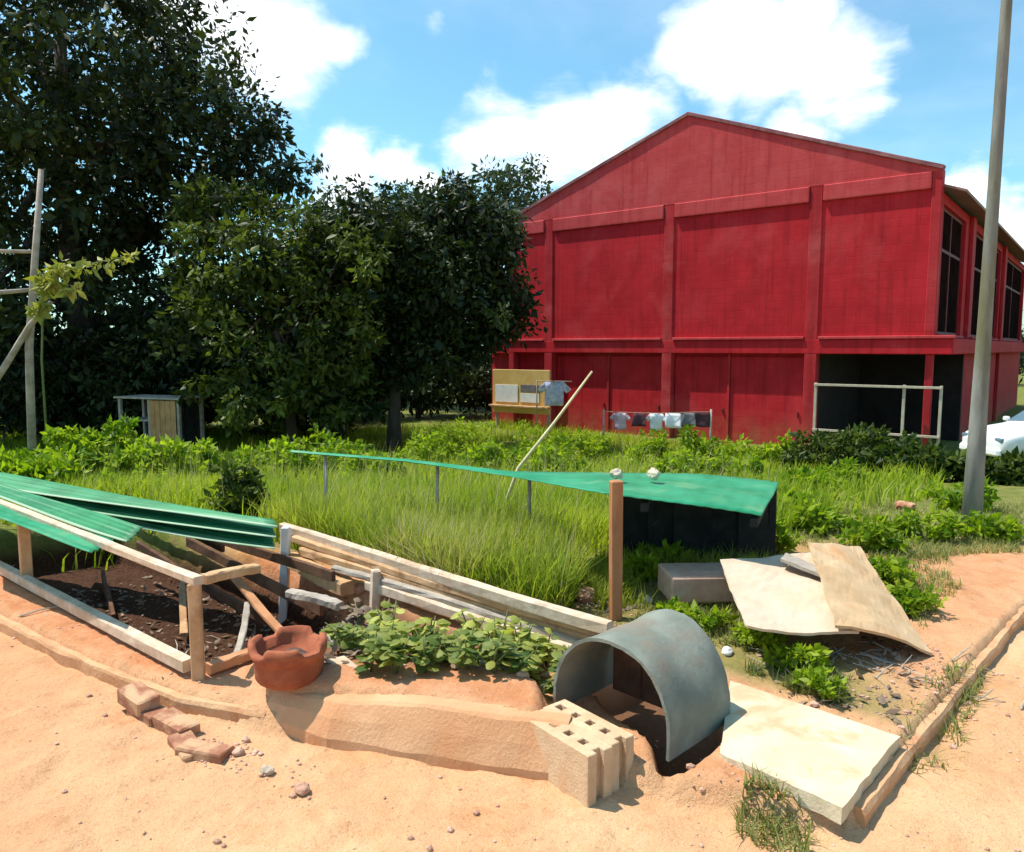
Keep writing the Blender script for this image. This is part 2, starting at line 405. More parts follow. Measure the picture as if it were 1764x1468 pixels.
PLOT = [(-7.5, 8.1), (-4.7, 5.85), (-3.0, 4.50), (-2.19, 3.90), (-1.54, 3.49), (-1.05, 3.27), (-.79, 3.26), (-.2, 3.08), (.22, 2.94), (.60, 2.76), (.88, 2.66), (1.20, 2.58), (2.15, 3.60), (3.06, 4.56), (4.7, 6.2), (7.5, 9.0), (0, 12)]
WA, WB = np.array([-1.12, 3.29]), np.array([.27, 2.825])       # foot line of the low earth wall
BERM = [(-1.10, 3.38), (-.99, 3.32), (-.2, 3.06), (.10, 2.97), (.14, 3.06), (.12, 3.34), (-.1, 3.50), (-.5, 3.60), (-1.0, 3.76), (-1.36, 3.72)]
_h = lambda px, py: tuple(at(px, py, z=-.06)[:2])
HOLE = [_h(1118, 1300), _h(1134, 1350), _h(1175, 1352), _h(1246, 1300), _h(1262, 1262), _h(1200, 1170), _h(1100, 1160), _h(1010, 1200)]


def sd_poly(P, poly):
    poly = np.asarray(poly, float); n = len(poly)
    d = np.full(len(P), 1e9); ins = np.zeros(len(P), bool)
    for i in range(n):
        a, b = poly[i], poly[(i + 1) % n]
        e = b - a; w = P - a
        t = np.clip((w @ e) / (e @ e), 0, 1)
        d = np.minimum(d, np.hypot(*(w - t[:, None] * e).T))
        c = ((a[1] > P[:, 1]) != (b[1] > P[:, 1])) & (P[:, 0] < (b[0] - a[0]) * (P[:, 1] - a[1]) / (b[1] - a[1] + 1e-12) + a[0])
        ins ^= c
    return np.where(ins, -d, d)


def sst(x, a, b):
    t = np.clip((x - a) / (b - a), 0, 1)
    return t * t * (3 - 2 * t)


_tab = np.random.default_rng(3).random((256, 256))


def vnoise(x, y):
    xi, yi = np.floor(x).astype(int), np.floor(y).astype(int)
    fx, fy = x - xi, y - yi
    fx, fy = fx * fx * (3 - 2 * fx), fy * fy * (3 - 2 * fy)
    g = lambda i, j: _tab[(xi + i) % 256, (yi + j) % 256]
    return (g(0, 0) * (1 - fx) + g(1, 0) * fx) * (1 - fy) + (g(0, 1) * (1 - fx) + g(1, 1) * fx) * fy - .5


def fbm(x, y, o=4):
    s, a = 0, 1.0
    for k in range(o):
        s = s + a * vnoise(x * 2 ** k + 17.3 * k, y * 2 ** k + 9.1 * k); a *= .5
    return s


def frame_uv(P):
    d = P - O
    return d @ U, d @ V


def pit_depth(P):
    u, v = frame_uv(P)
    sd = np.maximum(np.maximum(0.04 - u, u - 4.2), np.maximum(0.05 - v, v - 1.40)) + .05 * fbm(P[:, 0] * 4, P[:, 1] * 4, 3)
    return 0.40 * sst(-sd, -0.02, 0.16) * (0.25 + 0.75 * sst(u, 0.12, 0.75))


_fr = random.Random(5)
FEET = [(_fr.uniform(-3.2, 3.4), _fr.uniform(2.0, 3.0), _fr.uniform(0, 3.14), _fr.uniform(.006, .014)) for _ in range(26)] + [(_fr.uniform(2.2, 4.0), _fr.uniform(3.0, 5.5), _fr.uniform(0, 3.14), _fr.uniform(.006, .014)) for _ in range(14)]


def hole_mask(P):
    return sst(-(sd_poly(P, HOLE) + .02 * fbm(P[:, 0] * 9, P[:, 1] * 9, 3)), -0.012, 0.05)


def height(P):
    P = np.asarray(P, float).reshape(-1, 2)
    x, y = P[:, 0], P[:, 1]
    z = -1.3 * sst(y, 5.5, 21.0) * 1.0
    z = z - 0.02 * np.clip(y - 30, 0, 60) * 0
    near = 1 - sst(y, 6.5, 9.0)
    edge = .016 * fbm(x * 5, y * 5, 3) + .016 * fbm(x * 17, y * 17, 2)
    sp = sd_poly(P, PLOT) + edge
    z = z - 0.085 * sst(sp, -0.004, 0.036) * near
    z = z - .012 * np.exp(-((sp - .09) / .05) ** 2) * near          # little gully along the foot of the edge
    sb = sd_poly(P, BERM) + .5 * edge
    z = z + .115 * sst(-sb, -.05, .03) * sst(x, -1.45, -1.05)
    z = z - pit_depth(P)
    z = z - 0.17 * hole_mask(P)
    amp = 0.03 + .10 * sst(y, 7, 16)
    z = z + amp * fbm(x * .9, y * .9, 3) + .022 * fbm(x * 5, y * 5, 3) * near + .011 * fbm(x * 19, y * 19, 3) * near
    for fx, fy, fa, fl in FEET:
        c, s_ = math.cos(fa), math.sin(fa); dx, dy = x - fx, y - fy
        z = z - fl * np.exp(-((dx * c + dy * s_) / .10) ** 4 - ((-dx * s_ + dy * c) / .042) ** 4)
    return z


def gz(x, y): return float(height([(x, y)])[0])


def build_ground():
    def axis(lo, hi, step, far_lo, far_hi, n):
        core = np.arange(lo, hi + 1e-6, step)
        g = np.geomspace(step * 1.4, 1, n)
        up = hi + np.cumsum(np.geomspace(step * 1.3, 1, n)) * 0 + (far_hi - hi) * ((np.geomspace(1, 400, n) - 1) / 399) + step * 1.2 * np.arange(1, n + 1)
        dn = lo - ((lo - far_lo) * ((np.geomspace(1, 400, n) - 1) / 399) + step * 1.2 * np.arange(1, n + 1))
        return np.concatenate([dn[::-1], core, up])
    xs = axis(-4.6, 4.4, .026, -1500, 1500, 70)
    ys = axis(2.0, 7.6, .026, -200, 2500, 70)
    X, Y = np.meshgrid(xs, ys)
    P = np.stack([X.ravel(), Y.ravel()], 1)
    z = height(P)
    nx, ny = len(xs), len(ys)
    v = np.column_stack([P, z]).astype(np.float32)
    i = np.arange(nx - 1); j = np.arange(ny - 1)
    a = (j[:, None] * nx + i[None]).ravel()
    q = np.stack([a, a + 1, a + nx + 1, a + nx], 1).astype(np.int32)
    me = bpy.data.meshes.new('ground')
    me.vertices.add(len(v)); me.vertices.foreach_set('co', v.ravel())
    me.loops.add(q.size); me.loops.foreach_set('vertex_index', q.ravel())
    me.polygons.add(len(q)); me.polygons.foreach_set('loop_start', np.arange(0, q.size, 4, dtype=np.int32))
    me.polygons.foreach_set('use_smooth', np.ones(len(q), bool))
    me.update(calc_edges=True)
    x, y = P[:, 0], P[:, 1]
    n = .35 * fbm(x * 2.5, y * 2.5, 4)
    sp = sd_poly(P, PLOT)
    inside = sst(-sp + .06 * n, -.03, .06)
    # r: turf soil, g: reddish laterite, b: dark bed soil, with shade of pit and hole painted in
    line = 1.25 * (x * 0.68 + y * 0.73 - 3.9)
    grassy = sst(y + n * 1.2 + .15 * np.clip(x - 1.8, 0, 3) * 0, 5.6, 6.6) * 1.0
    u, vv = frame_uv(P)
    behind = sst(vv + .25 * n, 1.55, 1.75) * sst(x, -9, -3) * sst(-x, -2.0, -1.5)
    grassy = np.maximum(grassy, behind * .8)
    path = sst(-sd_poly(P, [(2.25, 4.0), (2.7, 5.3), (3.6, 6.0), (6.5, 6.3), (6.5, 4), (3.6, 3.2), (2.4, 2.6)]) + .2 * n, -.1, .2)
    grassy = grassy * (1 - path * (1 - sst(y, 6.0, 6.8)))
    orange = inside * (.55 + .9 * n) * (1 - grassy)
    orange = np.clip(orange + (.55 * sst(-x, 1.0, 2.0) + .35 * sst(-sd_poly(P, BERM), -.05, .1)) * inside + (1 - inside) * (.45 * sst(-x, .3, 2.5) + .5 * n), 0, 1)
    humus_shade = np.clip(sst(pit_depth(P) + .05 * n, .10, .26) * sst(u, .25, .8) + .7 * sst(-sd_poly(P, [(-1.1, 3.5), (-.1, 3.38), (.25, 3.5), (.15, 3.9), (-1.0, 4.9), (-1.6, 5.0)]) + .1 * n, -.05, .12), 0, 1)  # pit shade painted in as dark soil, beside the seedling bed's own soil
    humus_shade = np.maximum(humus_shade, .8 * hole_mask(P))  # hole under the pipe painted dark for its shade
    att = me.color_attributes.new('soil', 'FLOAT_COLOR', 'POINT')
    att.data.foreach_set('color', np.column_stack([grassy, orange, humus_shade, np.ones(len(x))]).astype(np.float32).ravel())
    m = bpy.data.materials.new('laterite_ground'); m.use_nodes = True
    T = NT(m.node_tree); p = T.n['Principled BSDF']
    tc = T.new('ShaderNodeTexCoord').outputs['Object']
    a_ = T.new('ShaderNodeAttribute', attribute_name='soil')
    sp_ = T.new('ShaderNodeSeparateColor'); T.l.new(a_.outputs['Color'], sp_.inputs[0])
    nA, nB, nC, nD = T.noise(tc, 1.1, 6, .6), T.noise(tc, 7, 7, .65), T.noise(tc, 42, 6, .7), T.noise(tc, 160, 3, .6)
    cream = T.mix(T.ramp(nA, .35, .65), (0.61, 0.345, 0.180), (0.67, 0.42, 0.235))
    cream = T.mix(T.ramp(nB, .45, .75, 0, .55), cream, (0.58, 0.285, 0.125))
    cream = T.mix(T.ramp(T.noise(tc, .55, 9, .72, .8), .48, .66, 0, .55), cream, (0.55, 0.285, 0.135))
    lat = T.mix(T.ramp(nB, .35, .7), (0.52, 0.215, 0.095), (0.63, 0.315, 0.175))
    c = T.mix(sp_.outputs[1], cream, lat)
    turf = T.mix(T.ramp(nB, .35, .65), (0.11, 0.15, 0.025), (0.22, 0.20, 0.06))
    c = T.mix(sp_.outputs[0], c, turf)
    hum_shade = T.mix(T.ramp(nC, .35, .7), (0.040, 0.019, 0.011), (0.115, 0.055, 0.032))
    c = T.mix(sp_.outputs[2], c, hum_shade)
    # crumbs, grit and old damp stains
    c = T.mix(T.ramp(nC, .52, .72, 0, .55), c, T.mix(1.0, c, (0.62, 0.5, 0.42), 'MULTIPLY'))
    c = T.mix(T.ramp(nD, .32, .47, .5, 0), c, T.mix(1.0, c, (0.55, 0.47, 0.42), 'MULTIPLY'))
    c = T.mix(T.ramp(T.noise(tc, 2.6, 8, .7, .6), .52, .70, 0, .5), c, T.mix(1.0, c, (0.72, 0.56, 0.44), 'MULTIPLY'))
    T.l.new(c, p.inputs['Base Color']); p.inputs['Roughness'].default_value = .97; p.inputs['Specular IOR Level'].default_value = .1
    b = T.new('ShaderNodeBump'); b.inputs['Strength'].default_value = .8; b.inputs['Distance'].default_value = .022
    T.l.new(T.math('ADD', T.math('MULTIPLY', nC, .6), T.math('ADD', T.math('MULTIPLY', nB, .8), T.math('MULTIPLY', nD, .25))), b.inputs['Height'])
    T.l.new(b.outputs[0], p.inputs['Normal'])
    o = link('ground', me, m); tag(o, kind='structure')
    return o


build_ground()

# ------------------------------------------------------------------ red house
HZ = -1.42; HX, HY = 11.0, 20.1
H = empty('red_house', (HX, HY, HZ), math.atan2(0.617, -0.787))
tag(H, 'two-storey red building with a low gable facing the field', 'house')
# local x: along the gable front (right corner = 0), local +y: outward to the camera, z up from its ground
BZ0, BZ1, FZ0, FZ1, APX = 2.86, 3.34, 7.10, 7.56, 10.14
W_, D_ = 14.1, 23.0
PIL = (3.12, 7.63, 12.30)
# upper front wall in bays, with an open air slot under the fascia
edges = [0.12, *PIL, W_]
for a, b in zip(edges, edges[1:]):
    box('wall_panel', a + .004, b - .004, -.26, 0, BZ1 - .02, FZ0 - .002, M['red'], H, .006)
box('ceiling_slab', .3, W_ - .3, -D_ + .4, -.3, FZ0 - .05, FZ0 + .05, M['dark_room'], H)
for t in (0.0, *PIL, W_ - .02):
    w = .17 if t > 0 and t < W_ - 1 else .12
    c = min(max(t, .12), W_ - .12)
    box('pilaster', c - w, c + w, -.27, .045, 0 if t > 1 else BZ1 + .004, FZ1 + .02, M['red_trim'], H, .015)
for a, b in zip(edges, edges[1:]):
    box('fascia', a + (.19 if a > 1 else .125), b - .19 if b < W_ - 1 else b - .26, -.10, .09, FZ0, FZ1 - .03, M['red_light'], H, .02)
# gable above the fascia
bm = bmesh.new()
poly = [(.06, FZ1 - .03), (W_ + .15, FZ1 - .03), (W_ + .15, FZ1 + .04), (W_ / 2, APX), (.06, FZ1 + .04)]
lo = [bm.verts.new((x, -.16, z)) for x, z in poly]; hi = [bm.verts.new((x, .05, z)) for x, z in poly]
bm.faces.new(lo); bm.faces.new(hi)
for k in range(5): bm.faces.new((lo[k], lo[(k + 1) % 5], hi[(k + 1) % 5], hi[k]))
from_bm('gable', bm, M['red_light'], H)
for s in (0, 1):
    x0 = -.02 if s == 0 else W_ + .23
    o = from_bm('coping', beam_bm((x0, -.05, FZ1 + .10), (W_ / 2 + (.0 if s == 0 else .02), -.05, APX + .10 - .004 * s), .32, .11, .012, 12, 0.004, 3 + s), M['coping'], H)
# roof behind the gable
v, f = [], []
nr = 46
for k in range(nr + 1):
    y = -.2 - (D_ - .2) * k / nr
    for x, z in ((-.5, 6.98), (W_ / 2, 9.75), (W_ + .5, 6.98)):
        v.append((x, y, z + .03 * math.sin(k * math.pi)))
for k in range(nr):
    for j in range(2): f.append((3 * k + j, 3 * k + j + 1, 3 * k + 4 + j, 3 * k + 3 + j))
o = raw('roof', v, f, M['roof'], H); md = o.modifiers.new('t', 'SOLIDIFY'); md.thickness = .06
for k in range(1, 16):
    y = -.3 - (D_ - .4) * k / 16
    box('roof_rib', -.0, 7.62, -.03, .03, 0, .05, M['roof'], H, loc=(-.48, y, 7.02), rot=(0, -math.atan2(2.77, W_ / 2 + .5), 0))
# first-floor band with its ledge
box('floor_band', -.45, 15.3, -.24, .05, BZ0, BZ1 - .07, M['red'], H, .02)
for a, b in ((-.48, PIL[0] - .2), (PIL[0] + .2, PIL[1] - .2), (PIL[1] + .2, PIL[2] - .2), (PIL[2] + .2, 15.32)):
    box('ledge', a, b, -.2, .10, BZ1 - .066, BZ1 + .015, M['red_light'], H, .012)
box('side_band', -.45, .0, -D_, -.246, BZ0, BZ1 - .07, M['red'], H, .02)
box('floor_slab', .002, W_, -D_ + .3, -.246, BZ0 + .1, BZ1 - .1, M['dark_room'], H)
# side wall with its tall windows (holes in the y-z plane)
ysd = [-D_, -22.6, -14.4, -13.0, -6.0, -5.2, -4.1, -.34, -.272]
zsd = [0, BZ0, BZ1 + .05, 6.75, 7.0]
cellsolid('side_wall', ysd, zsd, {(1, 2), (3, 2), (6, 2), (5, 0), (6, 0), (7, 0)}, -.004, .26, M['red'], H, swap=lambda p: (p[2], p[0], p[1]))
for a, b in ((-22.6, -14.4), (-13.0, -6.0), (-4.1, -.34)):
    wf = cellsolid('window', [a, a + .08, (a + b) / 2 - .04, (a + b) / 2 + .04, b - .08, b], [BZ1 + .05, BZ1 + .13, 5.6, 5.68, 6.67, 6.75],
                   {(1, 1), (3, 1), (1, 3), (3, 3)}, .09, .16, M['maroon'], H, swap=lambda p: (p[2], p[0], p[1]))
    for y0, y1 in ((a + .08, (a + b) / 2 - .04), ((a + b) / 2 + .04, b - .08)):
        for z0, z1 in ((BZ1 + .13, 5.6), (5.68, 6.67)):
            box('pane', .118, .13, y0 - .01, y1 + .01, z0 - .01, z1 + .01, M['glass'], wf)
    box('window_sill', -.10, .08, a - .08, b + .08, BZ1 - .02, BZ1 + .045, M['red_light'], H, .01)
for y in (-5.05, -13.7):
    box('side_pilaster', -.12, -.008, y - .30, y + .30, BZ1 if y > -6 else 0, 7.0, M['red_trim'], H, .015)
# other walls and the open room on the ground floor
box('left_wall', W_ - .26, W_, -D_, -.5, 0, 7.1, M['red'], H)
box('back_wall', .27, W_ - .27, -D_, -D_ + .26, 0, 7.1, M['red'], H)
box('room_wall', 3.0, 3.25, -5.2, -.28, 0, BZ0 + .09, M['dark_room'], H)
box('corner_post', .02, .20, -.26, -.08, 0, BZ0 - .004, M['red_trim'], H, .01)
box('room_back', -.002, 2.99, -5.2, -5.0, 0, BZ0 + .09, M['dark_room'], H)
box('lower_wall', 3.27, W_, -.55, -.24, 0, BZ0 + .09, M['red'], H)
box('annex_wall', W_ + .004, 15.2, -2.6, -.30, 0, BZ0 - .01, M['red'], H)
# plain doors hung in the two wide bays
for a, b in ((3.36, 5.56), (5.66, 7.42), (7.86, 9.86), (9.96, 12.08)):
    d = box('door', a, b, -.236, -.19, .05, BZ0 - .10, M['red'], H, .01)
    box('door_handle', a + .10, a + .14, -.188, -.15, 1.0, 1.16, M['maroon'], d, .006)
box('door_post', 5.57, 5.65, -.236, -.14, 0, BZ0 - .02, M['red_trim'], H, .008)
box('door_post', 9.87, 9.95, -.236, -.14, 0, BZ0 - .02, M['red_trim'], H, .008)


def house_pt(t, y, z):
    c, s = math.cos(H.rotation_euler.z), math.sin(H.rotation_euler.z)
    return Vector((HX + t * c - y * s, HY + t * s + y * c, HZ + z))


# rails across the open bay
g = empty('railing', house_pt(0, 0, 0), H.rotation_euler.z)
tag(g, 'pale metal railing across the dark open room under the red house', 'railing')
for x in (-.25, .62, 2.9): box('post', x - .035, x + .035, .12, .18, .0, 2.05, M['steel'], g, .006)
for z in (2.0, .72): box('rail', -.28, 2.93, .19, .235, z - .035, z + .03, M['steel'], g, .006)

# ------------------------------------------------------------------ foliage builders
def leaf_mesh(name, C, A, Nn, L, Wd, var, m, parent=None, fold=.18, droop=0.0):
    """one mesh of leaf blades: base C, axis A, side Nn, length L, width Wd, colour variation var"""
    n = len(C)
    up = np.cross(A, Nn)
    L = L[:, None]; Wd = Wd[:, None]
    mid = C + A * L * .45
    v = np.stack([C, mid + Nn * Wd * .5 + up * Wd * fold, C + A * L - np.array([0, 0, 1.0]) * L * droop, mid - Nn * Wd * .5 + up * Wd * fold], 1)
    me = bpy.data.meshes.new(name)
    me.vertices.add(4 * n); me.vertices.foreach_set('co', v.astype(np.float32).ravel())
    b = 4 * np.arange(n)[:, None]
    tri = np.concatenate([b + [0, 2, 1], b + [0, 3, 2]], 1).astype(np.int32).ravel()
    me.loops.add(6 * n); me.loops.foreach_set('vertex_index', tri)
    me.polygons.add(2 * n); me.polygons.foreach_set('loop_start', np.arange(0, 6 * n, 3, dtype=np.int32))
    me.update(calc_edges=True)
    at_ = me.attributes.new('var', 'FLOAT', 'POINT'); at_.data.foreach_set('value', np.repeat(var, 4).astype(np.float32))
    return link(name, me, m, parent)


def unit(a): return a / (np.linalg.norm(a, axis=1, keepdims=True) + 1e-9)


def crown(name, clumps, per, size, m, parent=None, spread=1.0, seed=0, asp=.5, vmean=.45, dro=.35):
    """clumps: (x, y, z, radius) rows; every clump is a spray of leaves with its own tone"""
    r = np.random.default_rng(seed)
    K = np.asarray(clumps, float); n = len(K) * per
    k = np.repeat(np.arange(len(K)), per)
    d = unit(r.normal(size=(n, 3))); rad = r.random(n) ** .45
    C = K[k, :3] + d * (rad * K[k, 3])[:, None] * np.array([1, 1, .8]) * spread
    A = unit(d * .7 + r.normal(size=(n, 3)) * .6 + np.array([0, 0, -dro]))
    Nn = unit(np.cross(A, unit(r.normal(size=(n, 3)) + np.array([0, 0, .8]))))
    tone = r.normal(vmean, .24, len(K))
    var = np.clip(tone[k] + r.normal(0, .17, n), 0, 1)
    L = size * np.clip(np.exp(r.normal(-.08, .36, n)), .35, 1.9)
    return leaf_mesh(name, C, A, Nn, L, L * asp * r.uniform(.7, 1.2, n), var, m, parent)


def envelope(ells, n, seed, shell=.7, zmin=None):
    """clump centres spread through a union of ellipsoids (cx, cy, cz, rx, ry, rz), mostly near the surface"""
    r = np.random.default_rng(seed)
    w = np.array([e[3] * e[4] * e[5] for e in ells]) ** .75; w /= w.sum()
    pts = []
    while len(pts) < n:
        e = ells[r.choice(len(ells), p=w)]
        d = r.normal(size=3); d /= np.linalg.norm(d)
        q = (shell + (1 - shell) * r.random()) if r.random() < .72 else r.random() ** .5 * .9
        lump = 1 + .22 * math.sin(d[0] * 6.1 + e[0] * 3 + seed) * math.sin(d[2] * 7.3 + e[2] * 2) + .12 * math.sin(d[1] * 11 + d[2] * 13 + seed)
        p = np.array(e[:3]) + d * np.array(e[3:6]) * q * lump * r.uniform(.88, 1.1)
        if zmin is not None and p[2] < zmin: continue
        inside = any(o is not e and np.sum(((p - np.array(o[:3])) / np.array(o[3:6])) ** 2) < .45 for o in ells)
        if inside and r.random() < .7: continue
        pts.append(p)
    return np.array(pts)


def tree(name, label, base, ells, n, per, clump, leaf, m, seed, trunk=.25, cat='tree', group=None, shell=.7, lean=(0, 0), vmean=.45, zmin=None, fork=.3):
    base = Vector(base); root = empty(name, base)
    pts = envelope(ells, n, seed, shell, zmin)
    r = random.Random(seed)
    top = Vector(np.mean(pts, axis=0)); top.z = np.percentile(pts[:, 2], 80)
    bm = bmesh.new()
    tp = []; NSEG = 7
    for i in range(NSEG + 1):
        t = i / NSEG
        p = base.lerp(top, t) + Vector((math.sin(t * 5 + seed) * .12, math.cos(t * 4 + seed) * .12, 0)) * t
        if t < fork: p.x, p.y = base.x + (p.x - base.x) * .3, base.y + (p.y - base.y) * .3
        tp.append(p)
    tp[0].z -= .3
    tube_bm(bm, [p - base for p in tp], [trunk * (1.25 if i == 0 else 1) * (1 - .8 * i / NSEG) for i in range(NSEG + 1)], 9)
    sel = [pts[i] for i in np.random.default_rng(seed).choice(len(pts), min(26, len(pts)), replace=False)]
    for q in sel:
        q = Vector(q); s = tp[min(NSEG - 1, max(2, int(NSEG * r.uniform(fork, .85))))]
        midp = s.lerp(q, .5) + Vector((r.uniform(-.3, .3), r.uniform(-.3, .3), r.uniform(0, .5)))
        tube_bm(bm, [s - base, midp - base, q - base], [trunk * .34, trunk * .18, trunk * .05], 6)
    from_bm('trunk', bm, M['bark'], root, smooth=True)
    rr = np.random.default_rng(seed + 5)
    K = np.column_stack([pts - np.array(base), clump * rr.uniform(.45, 1.5, len(pts))])
    crown('crown', K, per, leaf, m, root, seed=seed, vmean=vmean)
    tag(root, label, cat, group)
    return root


def pe(px, py, Y, rpx, rpy=None, rd=None):
    """ellipsoid whose outline shows as rpx x rpy photo pixels at distance Y"""
    c = at(px, py, Y=Y); k = Y / F_PX
    rx = rpx * k; rz = (rpy or rpx) * k
    return (c.x, c.y, c.z, rx, rd or (rx + rz) * .5, rz)


def gbase(px, Y):
    x = (px - CX) / F_PX * Y
    return (x, Y, gz(x, Y))


# ------------------------------------------------------------------ trees
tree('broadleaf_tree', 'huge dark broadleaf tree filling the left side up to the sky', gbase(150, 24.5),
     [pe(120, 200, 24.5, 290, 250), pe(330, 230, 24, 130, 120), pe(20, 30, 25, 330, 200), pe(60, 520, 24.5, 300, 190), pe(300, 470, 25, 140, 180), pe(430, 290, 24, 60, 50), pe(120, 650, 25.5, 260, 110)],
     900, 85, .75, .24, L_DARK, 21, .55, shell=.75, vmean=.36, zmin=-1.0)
tree('broadleaf_tree', 'sunlit green tree with loose leafy sprays between the two dark trees', gbase(500, 19.5),
     [pe(470, 450, 19.5, 120, 110), pe(400, 560, 19.5, 110, 120), pe(520, 600, 19, 120, 110), pe(440, 680, 18.8, 110, 60), pe(580, 690, 19, 80, 50), pe(560, 420, 20, 90, 70), pe(350, 460, 20, 60, 90), pe(430, 370, 20.5, 60, 60), pe(370, 360, 21, 70, 60), pe(620, 500, 19.5, 60, 120)],
     300, 62, .36, .19, L_MID, 33, .16, shell=.55, vmean=.36, zmin=-1.1)
tree('round_tree', 'round dark tree on a slim bare trunk beside the red house', gbase(676, 21.5),
     [pe(745, 480, 22, 150, 140), pe(640, 430, 22, 100, 90), pe(838, 525, 21.8, 66, 66), pe(730, 590, 21.5, 105, 70), pe(660, 560, 21.5, 70, 90), pe(835, 410, 22, 50, 45), pe(580, 470, 21.5, 80, 90)],
     560, 85, .55, .19, L_DARK, 45, .21, shell=.7, vmean=.30, zmin=-.1, fork=.38)
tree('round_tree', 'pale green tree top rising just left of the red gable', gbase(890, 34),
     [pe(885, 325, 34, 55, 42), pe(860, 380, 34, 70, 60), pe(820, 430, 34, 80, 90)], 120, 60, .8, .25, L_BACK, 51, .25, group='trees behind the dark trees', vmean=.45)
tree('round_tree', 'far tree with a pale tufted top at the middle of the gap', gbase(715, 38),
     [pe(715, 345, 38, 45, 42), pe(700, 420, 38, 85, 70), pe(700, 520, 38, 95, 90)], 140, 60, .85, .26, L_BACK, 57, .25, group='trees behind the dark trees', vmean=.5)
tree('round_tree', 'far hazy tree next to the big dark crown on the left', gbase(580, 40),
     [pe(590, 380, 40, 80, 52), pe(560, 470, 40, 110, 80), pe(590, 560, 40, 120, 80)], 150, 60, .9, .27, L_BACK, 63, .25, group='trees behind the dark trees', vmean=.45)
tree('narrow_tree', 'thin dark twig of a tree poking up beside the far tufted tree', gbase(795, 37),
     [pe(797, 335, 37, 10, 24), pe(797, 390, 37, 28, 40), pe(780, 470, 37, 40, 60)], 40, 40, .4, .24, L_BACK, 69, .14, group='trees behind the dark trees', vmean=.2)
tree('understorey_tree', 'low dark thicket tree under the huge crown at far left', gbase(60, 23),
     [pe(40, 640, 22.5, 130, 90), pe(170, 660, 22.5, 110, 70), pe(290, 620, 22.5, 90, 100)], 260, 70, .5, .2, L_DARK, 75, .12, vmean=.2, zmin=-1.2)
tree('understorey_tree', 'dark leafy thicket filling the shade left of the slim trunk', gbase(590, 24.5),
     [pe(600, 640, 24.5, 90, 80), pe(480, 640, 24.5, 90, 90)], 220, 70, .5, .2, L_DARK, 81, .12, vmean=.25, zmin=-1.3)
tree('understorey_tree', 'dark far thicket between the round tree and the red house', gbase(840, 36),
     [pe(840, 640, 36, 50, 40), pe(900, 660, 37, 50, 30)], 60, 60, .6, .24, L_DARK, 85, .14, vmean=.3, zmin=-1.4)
tree('far_tree', 'dark far trees behind the white car at the right edge', gbase(1790, 60),
     [pe(1760, 615, 60, 60, 30), pe(1850, 600, 60, 90, 45), pe(1990, 600, 62, 120, 50)], 120, 60, 1.2, .4, L_DARK, 87, .2, vmean=.35)
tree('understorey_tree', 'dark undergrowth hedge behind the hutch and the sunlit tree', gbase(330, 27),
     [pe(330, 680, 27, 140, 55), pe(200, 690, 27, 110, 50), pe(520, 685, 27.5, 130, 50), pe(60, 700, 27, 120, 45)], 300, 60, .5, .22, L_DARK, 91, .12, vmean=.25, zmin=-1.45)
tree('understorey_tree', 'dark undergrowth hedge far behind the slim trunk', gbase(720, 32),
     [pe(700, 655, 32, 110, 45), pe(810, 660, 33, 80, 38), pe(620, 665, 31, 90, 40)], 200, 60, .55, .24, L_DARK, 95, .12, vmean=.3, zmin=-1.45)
# loose twigs against the sky on the right side of the big crown
r0 = at(455, 290, Y=23.6)
tw = empty('leafy_branch', r0); K = []
bm = bmesh.new()
for (ax, ay), (bx, by) in (((420, 300), (555, 278)), ((420, 310), (530, 325)), ((400, 340), (505, 300)), ((430, 330), (480, 365))):
    a, b = at(ax, ay, Y=23.6) - r0, at(bx, by, Y=23.4) - r0
    tube_bm(bm, [a, a.lerp(b, .5) + Vector((0, 0, .1)), b], [.05, .03, .012], 5)
    for k in range(9):
        q = a.lerp(b, .25 + .75 * k / 8); K.append((q.x, q.y, q.z + rnd.uniform(-.1, .1), .22))
from_bm('branch', bm, M['bark'], tw, smooth=True)
crown('foliage', K, 26, .22, L_BACK, tw, seed=4, vmean=.2)
tag(tw, 'loose leafy branch sticking out of the huge tree against the sky', 'branch')

# ------------------------------------------------------------------ shrubs and weeds
def shrub(name, label, px, py, Y, wpx, hpx, m, n, per, leaf, seed, group, vmean=.5, cat='shrub'):
    """py is the top of the plant in photo pixels"""
    x = (px - CX) / F_PX * Y; z0 = gz(x, Y); zt = at(px, py, Y=Y).z
    h = max(.09, zt - z0); w = wpx * Y / F_PX / 2
    root = empty(name, (x, Y, z0))
    r_ = random.Random(seed * 3)
    e = [(0, 0, h * .45, w * .9, w * .75, h * .42), (w * .35, 0, h * .36, w * .7, w * .6, h * .34), (-w * .4, .1, h * .34, w * .65, w * .6, h * .32)]
    for k in range(4):
        e.append((r_.uniform(-.7, .7) * w, r_.uniform(-.3, .3) * w, h * r_.uniform(.6, .9), w * r_.uniform(.14, .28), w * .25, h * r_.uniform(.14, .26)))
    pts = envelope(e, n, seed, .5, zmin=.03)
    K = np.column_stack([pts, np.random.default_rng(seed).uniform(.5, 1.2, len(pts)) * w * .2])
    crown('foliage', K, per, leaf, m, root, seed=seed, vmean=vmean, dro=.1)
    bm = bmesh.new(); r = random.Random(seed)
    for k in range(7):
        q = Vector(pts[r.randrange(len(pts))])
        tube_bm(bm, [(0, 0, -.05), (q.x * .45, q.y * .45, q.z * .55), q], [.016, .011, .004], 5)
    from_bm('stem', bm, M['stem'], root, smooth=True)
    tag(root, label, cat, group)
    return root


